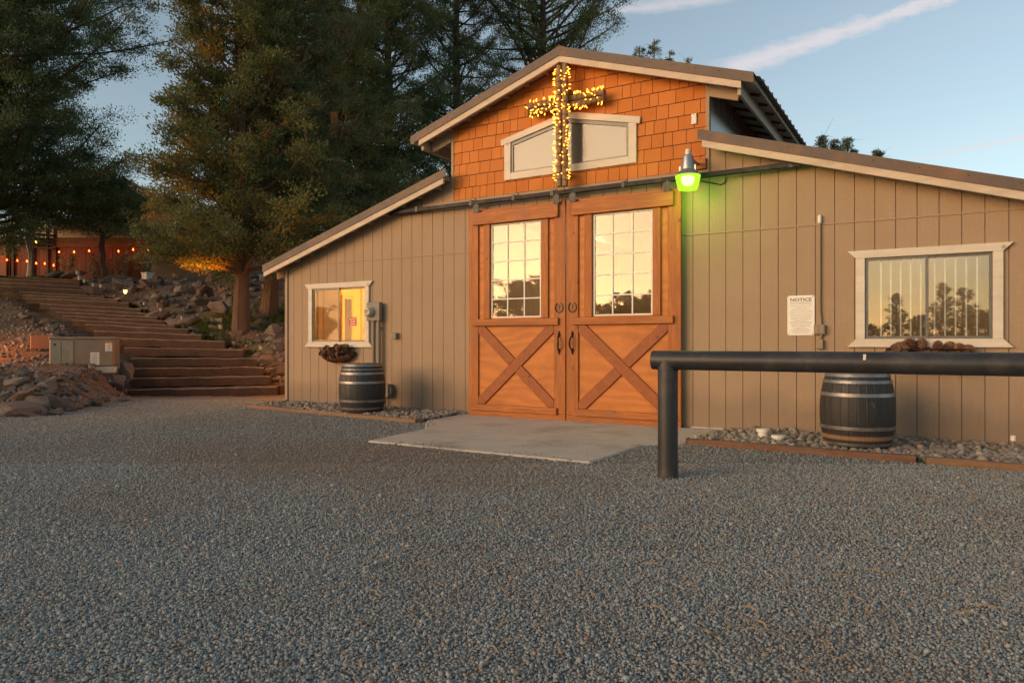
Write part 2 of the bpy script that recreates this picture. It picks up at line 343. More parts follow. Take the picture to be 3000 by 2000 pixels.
def corrug_mat():
    m, nt, out = newmat('rusting_corrugated_steel'); v = coords(nt)
    sx = ND(nt, 'ShaderNodeSeparateXYZ', i_0=v)
    a = ND(nt, 'ShaderNodeMath', operation='MULTIPLY_ADD', i_0=sx.outputs[2], i_1=.95, i_2=-3.78)
    b = ND(nt, 'ShaderNodeMath', operation='MULTIPLY_ADD', i_0=sx.outputs[1], i_1=.16, i_2=a.outputs[0])
    n = noise(nt, coords(nt, (1,5,.5)), 3, 6, .7)
    c = ND(nt, 'ShaderNodeMath', operation='MULTIPLY_ADD', i_0=n, i_1=.7, i_2=b.outputs[0])
    f = ramp(nt, c.outputs[0], [(.42,(0,)*3),(.60,(1,)*3)])
    k = mixc(nt, f, (.50,.52,.54), mixc(nt, noise(nt, v, 9, 5), (.32,.15,.075), (.20,.10,.055)))
    mt = ramp(nt, c.outputs[0], [(.42,(.7,)*3),(.60,(.05,)*3)]); rg = ramp(nt, c.outputs[0], [(.42,(.35,)*3),(.60,(.8,)*3)])
    pbsdf(nt, out, k, rg, mt, bump(nt, n, .1, .004)); return m
M['corrug'] = corrug_mat()

# ---------------------------------------------------------------- terrain
STEPPX = [((373,1140.4),(811,1130.8)),((379.7,1106.9),(790.3,1101)),((380.7,1077.2),(773,1074)),((382.6,1047.2),(754,1048.5)),
 ((362.5,1017),(711.8,1022.7)),((329,989.2),(658,998.2)),((273.6,967.2),(591,979.7)),((248.7,949),(551,963.3)),((212,935.6),(511,952.8)),
 ((182,923.1),(484,939.4)),((162.6,912.6),(461,928)),((145.4,901),(436,917.4)),((116.7,888.7),(413,903)),((75.6,872.4),(377,885.4)),
 ((66,862.4),(344,876)),((55,853),(304,867.7)),((-30,835.5),(254.5,849.5)),((-40,824.3),(237,838)),((-50,811.5),(233,826.5)),((-55,804),(230,820))]
STEPD = [14.2+.5*i for i in range(20)]
hd_D = [0,13.9,14.3]+[14.45+.5*i for i in range(20)]+[25.0,32,60,400]
stepz = [CH+(HY-(a[1]+b[1])/2)*D/F for (a,b),D in zip(STEPPX, STEPD)]
hd_z = [0,0,.02]+[z-.17 for z in stepz]+[3.28,3.45,4.2,9.0]
eD, eL = [9,11.8,13.5,14.2,15.5,17,24], [-6.7,-6.75,-7.2,-7.95,-8.8,-10.4,-17.2]
mD, mz = [9.5,10.4,11.5,12.5,13.3,15,16.5,17.5], [0,.10,.34,.52,.64,1.0,1.32,1.5]
def smooth(t): t = np.clip(t, 0, 1); return t*t*(3-2*t)
def hash_noise(x, y):
    return (np.sin(x*1.7+y*2.3)*.5+np.sin(x*3.9-y*3.1+1.3)*.3+np.sin(x*7.7+y*6.1+.4)*.2)
def terrain(x, y, rough=True):
    x = np.asarray(x, float); y = np.asarray(y, float)
    L = CS*x+SN*(y+CD); D = -SN*x+CS*(y+CD)
    h = np.interp(D, hd_D, hd_z)
    s = smooth((np.interp(D, eD, eL)-L)/.9)
    m = np.interp(D, mD, mz, right=0)*s
    z = np.maximum(h, m)
    if rough: z = z+np.where(z > .05, hash_noise(x, y)*.07*np.clip(z*2,0,1), 0)
    # stairs lie in a cutting, the barn stands on its pad
    cut = np.zeros_like(z)
    for (a, b), Dk in ((STEPPX[i], STEPD[i]) for i in range(20)):
        la, lb = (a[0]-1500)/F*Dk, (b[0]-1500)/F*Dk
        cut = np.maximum(cut, ((L > la-.02) & (L < lb+.02) & (D > Dk-.1) & (D < Dk+.55))*1.0)
    z = z-cut*.14*(D > 14.1)
    inb = (x > -9.75) & (x < 1.3) & (y > -.3) & (y < 12.4)
    return np.where(inb, -.02, z)
def tz(x, y): return float(terrain(np.array([x]), np.array([y]))[0])
def build_ground():
    def axis(a, b, step, far):
        f = np.arange(a, b+1e-6, step); lo = a-np.geomspace(.6, far, 26)[::-1]; hi = b+np.geomspace(.6, far, 26); return np.concatenate([lo, f, hi])
    X, Y = np.meshgrid(axis(-32, 4, .2, 380), axis(-12, 34, .2, 380)); nx = X.shape[1]; ny = X.shape[0]
    x, y = X.ravel(), Y.ravel(); z = terrain(x, y)
    L = CS*x+SN*(y+CD); D = -SN*x+CS*(y+CD)
    soil = smooth((z-.01)/.10)
    soil = np.maximum(soil, smooth((D-13.5)/.5)*(L < -4.2))
    soil = np.maximum(soil, smooth((np.hypot(x, y)-45)/12))
    i = np.arange(ny-1)[:,None]*nx+np.arange(nx-1)[None,:]
    idx = np.stack([i, i+1, i+1+nx, i+nx], -1).reshape(-1)
    o = big_mesh('ground', np.stack([x,y,z],1), (idx, 4), M['ground'], None, {'soil': soil}, True)
    tag(o, 'grey gravel yard rising into a brown earth hillside', 'ground', kind='structure')
build_ground()

# ---------------------------------------------------------------- scattered stones
def ico_base():
    t = (1+5**.5)/2
    v = np.array([(-1,t,0),(1,t,0),(-1,-t,0),(1,-t,0),(0,-1,t),(0,1,t),(0,-1,-t),(0,1,-t),(t,0,-1),(t,0,1),(-t,0,-1),(-t,0,1)])/math.sqrt(1+t*t)
    f = np.array([(0,11,5),(0,5,1),(0,1,7),(0,7,10),(0,10,11),(1,5,9),(5,11,4),(11,10,2),(10,7,6),(7,1,8),(3,9,4),(3,4,2),(3,2,6),(3,6,8),(3,8,9),(4,9,5),(2,4,11),(6,2,10),(8,6,7),(9,8,1)])
    return v, f
def octa_base():
    v = np.array([(1,0,0),(-1,0,0),(0,1,0),(0,-1,0),(0,0,1),(0,0,-1)], float)
    f = np.array([(0,2,4),(2,1,4),(1,3,4),(3,0,4),(2,0,5),(1,2,5),(3,1,5),(0,3,5)]); return v, f
def subdiv(v, f):
    mids = {}; v = list(map(tuple, v)); nf = []
    def mid(a, b):
        k = (min(a,b), max(a,b))
        if k not in mids:
            p = (np.array(v[a])+np.array(v[b])); p /= np.linalg.norm(p); mids[k] = len(v); v.append(tuple(p))
        return mids[k]
    for a, b, c in f:
        x, y, z = mid(a,b), mid(b,c), mid(c,a); nf += [(a,x,z),(b,y,x),(c,z,y),(x,y,z)]
    return np.array(v), np.array(nf)
def stones(P, size, base, seed, flat=(.85,.75,.6), jit=.22):
    """P (n,3) centres, size (n,): numpy mesh of irregular stones"""
    r = np.random.default_rng(seed); v, f = base; n = len(P)
    V = v[None]*(1+r.normal(0, jit, (n, len(v), 1)))
    V = V*(size[:,None,None]*.5)*(np.array(flat)*r.uniform(.75,1.3,(n,1,3)))
    q = r.normal(size=(n,4)); q[:,1:3] *= .35; q /= np.linalg.norm(q,axis=1,keepdims=True)
    w, x, y, z = q[:,3], q[:,1], q[:,2], q[:,0]
    Rm = np.stack([1-2*(y*y+z*z),2*(x*y-z*w),2*(x*z+y*w),2*(x*y+z*w),1-2*(x*x+z*z),2*(y*z-x*w),2*(x*z-y*w),2*(y*z+x*w),1-2*(x*x+y*y)],-1).reshape(n,3,3)
    V = np.einsum('nij,nkj->nki', Rm, V)+P[:,None,:]
    idx = (f.reshape(1,-1)+np.arange(n)[:,None]*len(v)).reshape(-1)
    tone = np.repeat(r.random(n), len(v))
    return V.reshape(-1,3), idx, tone
def in_poly(x, y, poly):
    ins = np.zeros(len(x), bool); n = len(poly); j = n-1
    for i in range(n):
        xi, yi = poly[i]; xj, yj = poly[j]
        c = ((yi > y) != (yj > y)) & (x < (xj-xi)*(y-yi)/(yj-yi+1e-12)+xi); ins ^= c; j = i
    return ins
APRON = [(-5.95,-.02),(-5.86,-1.016),(-5.31,-1.77),(-5.19,-2.90),(-2.60,-2.93),(-2.58,-1.68),(-2.25,-1.30),(-2.13,-.02)]
BEDL = [(-9.72,-.02),(-9.55,-.80),(-7.27,-1.10),(-5.87,-1.12),(-6.0,-.02)]
BEDR = [(-2.13,-.02),(-2.22,-1.22),(-.16,-1.33),(1.4,-1.36),(1.4,-.02)]
def gravel():
    r = np.random.default_rng(3)
    Vs, Is, Ts, o = [], [], [], 0
    for (d0, d1, n, base, s0, s1) in ((1.95, 3.6, 96000, ico_base(), .0065, .0185), (3.6, 6.2, 150000, ico_base(), .007, .0195), (6.2, 13.2, 195000, octa_base(), .010, .025)):
        D = np.sqrt(r.uniform(d0*d0, d1*d1, n)); L = np.where(r.random(n) < .84, r.uniform(-.78,.78,n), np.clip(np.abs(r.normal(0,.42,n))+.74,0,2.2)*r.choice([-1,1],n))*D
        x = -SN*D+CS*L; y = -CD+CS*D+SN*L
        ea = in_poly(x,y,APRON); near = in_poly(x+.09*np.sin(x*9)*np.cos(y*7),y-.10-.10*np.sin(x*5.3),APRON) & in_poly(x,y+.10,APRON)
        ok = (~ea | (~near & (r.random(n) < .35)) | (r.random(n) < .004)) & ~in_poly(x,y,BEDL) & ~in_poly(x,y,BEDR) & (y < -.02) & (terrain(x,y) < .06)
        x, y = x[ok], y[ok]; sz = r.uniform(s0, s1, len(x))*np.where(r.random(len(x)) < .02, 1.7, 1)
        P = np.stack([x, y, np.maximum(terrain(x,y), np.where(in_poly(x,y,APRON), .019, -1))+r.uniform(-.1,.32,len(x))*sz],1)
        V, I, T = stones(P, sz, base, 11+n)
        Vs.append(V); Is.append(I+o); Ts.append(T); o += len(V)
    ob = big_mesh('gravel', np.concatenate(Vs), (np.concatenate(Is), 3), M['gravel'], None, {'tone': np.concatenate(Ts)})
    tag(ob, 'loose grey crushed gravel covering the yard', 'gravel', kind='stuff')
gravel()
def river(poly, n, seed, label):
    r = np.random.default_rng(seed); p = np.array(poly); x = r.uniform(p[:,0].min(), p[:,0].max(), n); y = r.uniform(p[:,1].min(), p[:,1].max(), n)
    ok = in_poly(x, y, poly) & (y < -.04); x, y = x[ok], y[ok]; sz = r.uniform(.035,.105,len(x))
    P = np.stack([x, y, .012+r.uniform(0,.035,len(x))],1)
    V, I, T = stones(P, sz, subdiv(*ico_base()), seed, (1.0,.8,.55), .05)
    o = big_mesh('river_stones', V, (I,3), M['river'], None, {'tone': T}, True)
    tag(o, label, 'stones', kind='stuff')
river(BEDL, 2600, 21, 'bed of rounded river stones at the foot of the left barn wall')
river(BEDR, 2600, 22, 'bed of rounded tan river stones at the foot of the right barn wall')
def straw():
    r = np.random.default_rng(5); n = 1500; V = []; I = []
    D = np.sqrt(r.uniform(4, 60, n)); L = r.uniform(-.25,.72,n)*D
    for k in range(n):
        x, y, _ = LD(L[k], D[k]); a = r.uniform(0,6.28); ln = r.uniform(.02,.11)*(1 if r.random() < .85 else 1.8); w = r.uniform(.0016,.0034)
        if in_poly(np.array([x]),np.array([y]),APRON)[0] and r.random() < .9: continue
        c = r.uniform(-.5,.5); o = len(V); z = .027
        for t in (0,.5,1):
            aa = a+c*t; px, py = x+math.cos(aa)*ln*t, y+math.sin(aa)*ln*t
            for s in (-1,1): V.append((px-math.sin(aa)*w*s, py+math.cos(aa)*w*s, z+.012*math.sin(t*3.1)*r.uniform(.4,1)))
        I += [o,o+1,o+3,o+2,o+2,o+3,o+5,o+4]
    ob = big_mesh('straw', np.array(V), (np.array(I),4), M['straw']); tag(ob, 'stray bits of dry straw scattered over the gravel', 'straw', kind='stuff')
straw()
M['rubble'] = stone_mat('slope_rubble', [(0,(.085,.080,.075)),(.35,(.16,.14,.12)),(.7,(.235,.205,.175)),(.9,(.22,.22,.205)),(1,(.36,.32,.27))])
def rubble():
    r = np.random.default_rng(17); n = 17000
    D = r.uniform(9.8, 27, n); L = -.78*D+r.uniform(0,1,n)*(.78*D-4.6)
    x = -SN*D+CS*L; y = -CD+CS*D+SN*L; z = terrain(x, y)
    la = np.interp(D, STEPD, [(a[0]-1500)/F*d for (a,b),d in zip(STEPPX, STEPD)]); lb = np.interp(D, STEPD, [(b[0]-1500)/F*d for (a,b),d in zip(STEPPX, STEPD)])
    ok = (z > .04) & ~((D > 14.0) & (D < 24.4) & (L > la-.02) & (L < lb+.02)) & (x < -9.85); x, y, z = x[ok], y[ok], z[ok]
    sz = .018+.10*r.random(len(x))**4; V, I, T = stones(np.stack([x,y,z+sz*.12],1), sz, ico_base(), 18, (1,.85,.6), .16)
    o = big_mesh('rubble', V, (I,3), M['rubble'], None, {'tone': T}); tag(o, 'small broken stones and clods littering the earth hillside', 'rubble', kind='stuff')
rubble()
m = MB(); n = len(APRON); m.add([(x,y,.017) for x,y in APRON]+[(x,y,-.1) for x,y in APRON], [tuple(range(n))]+[(i,i+n,(i+1)%n+n,(i+1)%n) for i in range(n)])
tag(m.build('concrete_apron', M['concrete'], bevel=.012), 'pale broomed concrete apron in front of the barn doors', 'apron', kind='structure')

# ================================================================ the barn
OV = .25; BL = 12.0
zl = lambda x: 3.43-.305*(abs(x-XC)-1.89)
zu = lambda x: 4.81-.33*abs(x-XC)
WL, WR = -9.704, 1.164; ML, MR = -6.174, -2.366
barn = empty('barn', (XC, 0, 0), 'tan sided barn with an orange shingled gable and rust coloured sliding doors', 'barn')
SEAM = 2.37
HOLES = [(-9.05,-7.85,1.05,1.965), (-.70,.47,1.085,1.975), (-5.5,-2.98,-.1,2.86)]
def planks():
    m = MB(); th = .016; gr = .0075
    x0 = -2.572-.198*36
    xs = [WL+.07]+[x0+.198*k for k in range(0,60) if WL+.12 < x0+.198*k < WR-.12]+[WR-.07]
    for a, b in zip(xs[:-1], xs[1:]):
        a += gr/2; b -= gr/2
        cuts = sorted({a, b, *[h[i] for h in HOLES for i in (0,1) if a < h[i] < b], *[v for v in (ML, MR) if a < v < b]})
        for p, q in zip(cuts[:-1], cuts[1:]):
            if q-p < .004: continue
            mid = (p+q)/2; inner = ML < mid < MR
            tp = (lambda x: 3.06) if inner else (lambda x: zl(x)+.03)
            spans = [(.03, None)]
            for h in HOLES:
                if h[0] < mid < h[1]:
                    ns = []
                    for s0, s1 in spans:
                        top = s1 if s1 is not None else 99
                        if h[2] > s0: ns.append((s0, min(h[2], top)))
                        if h[3] < top: ns.append((max(s0, h[3]), s1))
                    spans = ns
            for s0, s1 in spans:
                for lo, hi in ((s0, SEAM-.004), (SEAM+.004, s1)):
                    lo = max(lo, s0)
                    if hi is None: ta, tb = tp(p), tp(q)
                    else:
                        hi = min(hi, s1) if s1 is not None else hi
                        ta = min(hi, tp(p)); tb = min(hi, tp(q))
                    if min(ta,tb)-lo < .01: continue
                    m.prism([(p,lo),(q,lo),(q,tb),(p,ta)], 0, th)
    return m
planks().build('siding', M['siding'], barn)
# backing sheet behind the boards, leaving the openings free
def sheet():
    m = MB(); y0, y1 = .0165, .12
    ed = sorted({WL+.02, WR-.02, ML, MR, *[h[i] for h in HOLES for i in (0,1)]})
    for p, q in zip(ed[:-1], ed[1:]):
        mid = (p+q)/2; z0 = .0; tops = (3.1,3.1) if ML < mid < MR else (zl(p)+.03, zl(q)+.03)
        hs = [h for h in HOLES if h[0] < mid < h[1]]
        if not hs: m.prism([(p,z0),(q,z0),(q,tops[1]),(p,tops[0])], y0, y1)
        else:
            h = hs[0]
            if h[2] > 0: m.prism([(p,z0),(q,z0),(q,h[2]),(p,h[2])], y0, y1)
            m.prism([(p,h[3]),(q,h[3]),(q,tops[1]),(p,tops[0])], y0, y1)
    return m
sheet().build('wall_sheathing', M['soffit'], barn)
for xa, xb in ((WL+.08, -5.8), (-2.67, WR-.08)): MB().box(xa, xb, -.010, -.0005, SEAM-.010, SEAM+.008).build('seam_strip', M['siding_trim'], barn)
for xa, xb in ((WL, -5.95), (-2.6, WR)): MB().box(xa, xb, -.001, .1, -.08, .032).build('foundation', M['concrete'], barn)
for x0, x1 in ((WL, WL+.062), (WR-.062, WR)): MB().prism([(x0,.02),(x1,.02),(x1,zl(x1)),(x0,zl(x0))], -.021, .05).build('corner_trim', M['siding_trim'], barn, bevel=.003)
for x0, x1 in ((ML, ML+.045), (MR-.045, MR)): MB().prism([(x0,3.13),(x1,3.13),(x1,zu(x1)-.02),(x0,zu(x0)-.02)], -.022, .05).build('corner_trim', M['siding_trim'], barn, bevel=.003)
MB().box(-7.2, MR, -.03, -.002, 3.078, 3.135).build('header_board', M['siding_trim'], barn, bevel=.003); MB().box(MR+.002, -1.4, -.03, -.002, 3.078, 3.112).build('header_board', M['siding_trim'], barn, bevel=.003)
m = MB(); m.box(-2.62, -2.40, -.06, -.024, 3.14, 3.27); m.build('mounting_block', M['door_x'], barn, bevel=.005)
# gable: backing and individual shingles
m = MB(); m.prism([(ML+.01,3.1),(MR-.01,3.1),(MR-.01,zu(MR)-.01),(XC,zu(XC)-.01),(ML+.01,zu(ML)-.01)], .003, .1)
WIN_G = [(-5.10,3.44),(-3.43,3.44),(-3.43,3.835),(XC-.02,4.02),(-5.10,3.835)]
m.build('gable_backing', M['greywall'], barn)
def shingles():
    r = random.Random(4); V, Fc, T = [], [], []; rh = .1725; zb = 3.136
    gx0, gx1, gz0 = -5.143-.05, -3.391+.05, 3.424-.05; xm = (gx0+gx1)/2
    zline = lambda q: 3.85+.05+.222*((gx1-gx0)/2-abs(q-xm))
    lim = lambda q: zu(q)-.015
    def piece(a, b, zz, z1, za, zb_, ta, tb, t, jit):
        # one shingle face: lower corners za, zb_, upper corners ta, tb
        ta, tb = min(ta, lim(a)), min(tb, lim(b))
        if ta-za < .004 and tb-zb_ < .004: return
        ta, tb = max(ta, za+.001), max(tb, zb_+.001)
        top = [(b,tb)]+([(XC,min(z1,lim(XC)))] if a < XC < b else [])+[(a,ta)]
        o = len(V); poly = [(a,za),(b,zb_)]+top; k = len(poly)
        for px, pz in poly: V.append((px, -.014+jit+.010*(pz-zz)/rh, pz))
        for px, pz in poly: V.append((px, .002, pz))
        Fc.append(tuple(range(o,o+k)))
        for i in range(k): Fc.append((o+i, o+k+i, o+k+(i+1)%k, o+(i+1)%k))
        T.extend([t]*(2*k))
    row = 0
    while zb+row*rh < 4.85:
        z0 = zb+row*rh+.006; x = ML+.046-r.uniform(0,.1)
        while x < MR-.046:
            w = r.choice((.115,.135,.155,.175,.20,.225)); a, b = max(x+.0035, ML+.047), min(x+w-.0035, MR-.047); x += w
            if b-a < .012: continue
            zz = z0+r.uniform(-.002,.002); z1 = z0+rh-.007; t = r.random(); jit = -r.uniform(0,.0015)
            cuts = sorted({a, b, *[v for v in (gx0, xm, gx1) if a < v < b]})
            for p, q in zip(cuts[:-1], cuts[1:]):
                if gx0 < (p+q)/2 < gx1 and z1 > gz0 and zz < max(zline(p), zline(q)):
                    if zz < gz0-.01: piece(p, q, zz, z1, zz, zz, gz0, gz0, t, jit)
                    zp, zq = max(zz, zline(p)), max(zz, zline(q))
                    if zp < z1 or zq < z1: piece(p, q, zz, z1, min(zp,z1), min(zq,z1), z1, z1, t, jit)
                else: piece(p, q, zz, z1, zz, zz, z1, z1, t, jit)
        row += 1
    mb = MB(); mb.add(V, Fc); o = mb.build('shingles', M['shingle'], barn)
    a = o.data.attributes.new('tone', 'FLOAT', 'POINT'); a.data.foreach_set('value', T)
shingles()
# roofs: ribbed metal sheets on decking, with fascia and flashing along the rakes
def roof(name, ua, ub, zf, side):
    x = lambda u: XC+side*u
    dk = MB(); dk.prism([(x(ua),zf(x(ua))+.012),(x(ub),zf(x(ub))+.012),(x(ub),zf(x(ub))+.075),(x(ua),zf(x(ua))+.075)], -OV+.03, BL)
    d = dk.build('roof_deck', M['underside' if name == 'upper_roof' else 'soffit'], barn)
    pr = []; y = -OV
    while y < BL+.2: pr += [(y,.082),(y+.19,.082),(y+.205,.112),(y+.235,.112),(y+.25,.082)]; y += .25
    ub2 = ub+.07; V = []; Fc = []; n = len(pr)
    for u in (ua, ub2):
        for yy, h in pr: V.append((x(u), yy, zf(x(u))+h))
    for u in (ua, ub2):
        for yy, h in pr: V.append((x(u), yy, zf(x(u))+h-.006))
    Fc = [(i,i+1,n+i+1,n+i) for i in range(n-1)]+[(2*n+i,3*n+i,3*n+i+1,2*n+i+1) for i in range(n-1)]+[(n+i,n+i+1,3*n+i+1,3*n+i) for i in range(n-1)]
    mb = MB(); mb.add(V, Fc); rf = mb.build(name, M['roof'], barn)
    return rf
def strip(m, ua, ub, zf, side, lo, hi, y0, y1, lean=0):
    x = lambda u: XC+side*u
    m.prism([(x(ua),zf(x(ua))+lo),(x(ub),zf(x(ub))+lo),(x(ub),zf(x(ub))+hi),(x(ua),zf(x(ua))+hi)], y0, y1)
def screws(fl, side, pts):
    for u, z in pts:
        m2 = MB(); m2.lathe([(.007,0),(.007,.004)], (0,0,0), 8); m2.v = [(XC+side*u+a, -OV-.017-c, z+b) for a,b,c in m2.v]; m2.build('screw_head', M['iron'], fl)
for side in (-1, 1):
    roof('upper_roof', 0, 2.47, zu, side); roof('lower_roof', 1.925, 5.70, zl, side)
    m = MB(); strip(m, 0, 2.33, zu, side, -.082, .0, -OV-.004, -OV+.034); m.build('fascia_board', M['fascia'], barn, bevel=.003)
    m = MB(); strip(m, 1.88, 5.70, zl, side, -.082, .0, -OV-.004, -OV+.034); m.build('fascia_board', M['fascia'], barn, bevel=.003)
    m = MB(); strip(m, 0, 2.47, zu, side, .0, .118, -OV-.016, -OV-.010); strip(m, 0, 2.47, zu, side, .112, .118, -OV-.010, -OV+.12)
    fl = m.build('rake_flashing', M['flash'], barn)
    screws(fl, side, [(.12+.28*k, zu(XC+.12+.28*k)+.075) for k in range(9)])
    m = MB(); strip(m, 1.83, 5.71, zl, side, .0, .118, -OV-.016, -OV-.010); strip(m, 1.93, 5.71, zl, side, .112, .118, -OV-.010, -OV+.12)
    fl = m.build('rake_flashing', M['flash'], barn)
    screws(fl, side, [(2.0+.42*k, zl(XC+2.0+.42*k)+.07) for k in range(9)])
    # rafter tails and eave boards
    m = MB(); x0 = XC+side*1.906; x1 = XC+side*2.27
    m.prism([(x0,zu(x0)-.175),(x1-side*.03,zu(x1)-.165),(x1,zu(x1)-.03),(x0,zu(x0)-.03)], -.03, .02); m.build('rafter_tail', M['siding_trim'], barn, bevel=.003)
    m = MB(); m.prism([(x1+side*.002,zu(x1)-.155),(x1+side*.045,zu(x1)-.165),(x1+side*.06,zu(x1)+.0),(x1+side*.017,zu(x1)+.0)], -.20, BL-.1); m.build('eave_board', M['eave'], barn, bevel=.004)
    m = MB(); x0 = XC+side*5.44; x1 = XC+side*5.62
    m.prism([(x0,zl(x0)-.15),(x1,zl(x1)-.14),(x1,zl(x1)+.01),(x0,zl(x0)+.01)], -.03, .02); m.build('rafter_tail', M['siding_trim'], barn, bevel=.003)
    for k in range(7):
        u = .28+.32*k; x = XC+side*u; z = zu(x); MB().prism([(x-.02,z-.045),(x+.02,z-.045),(x+.02,z+.01),(x-.02,z+.01)], -OV+.035, .0).build('purlin', M['soffit'], barn)
    for k in range(11):
        u = 2.1+.33*k; x = XC+side*u; z = zl(x); MB().prism([(x-.02,z-.05),(x+.02,z-.05),(x+.02,z+.01),(x-.02,z+.01)], -OV+.035, -.002).build('purlin', M['soffit'], barn)
    for k in range(26):
        y = .25+.42*k; ua, ub = 1.91, 2.44; xa, xb = XC+side*ua, XC+side*ub; za, zb_ = zu(xa)+.008, zu(xb)+.008
        MB().bar((xa,y,za-.012),(xb,y,zb_-.012),.03,.03).build('soffit_batten', M['soffit2'], barn)
    # corrugated monitor wall under the upper eave, and the long side wall
    xs = XC+side*1.90; V = []; n = 0; y = .05
    while y < BL:
        V.append((xs+side*.012*math.sin(y*2*math.pi/.07), y)); y += .0117
    n = len(V); mb = MB(); mb.add([(a,b,3.2) for a,b in V]+[(a,b,zu(xs)+.02) for a,b in V], [(i,i+1,n+i+1,n+i) for i in range(n-1)]); mb.build('corrugated_wall', M['corrug'], barn, smooth=True)
    m = MB(); xw = WL if side < 0 else WR
    m.box(min(xw, xw-side*.1), max(xw, xw-side*.1), .05, BL, 0, zl(xw)+.02); m.build('side_wall', M['siding'], barn)
m = MB(); m.prism([(WL,0),(WR,0),(WR,zl(WR)),(XC,3.9),(WL,zl(WL))], BL-.1, BL); m.prism([(ML,3.1),(MR,3.1),(MR,zu(MR)),(XC,zu(XC)),(ML,zu(ML))], BL-.09, BL+.01); m.build('rear_wall', M['siding'], barn)
m = MB(); m.prism([(XC-.13,zu(XC-.13)+.118),(XC,4.81+.122),(XC+.13,zu(XC+.13)+.118),(XC,4.81+.13)], -OV-.02, BL); m.build('ridge_cap', M['flash'], barn)

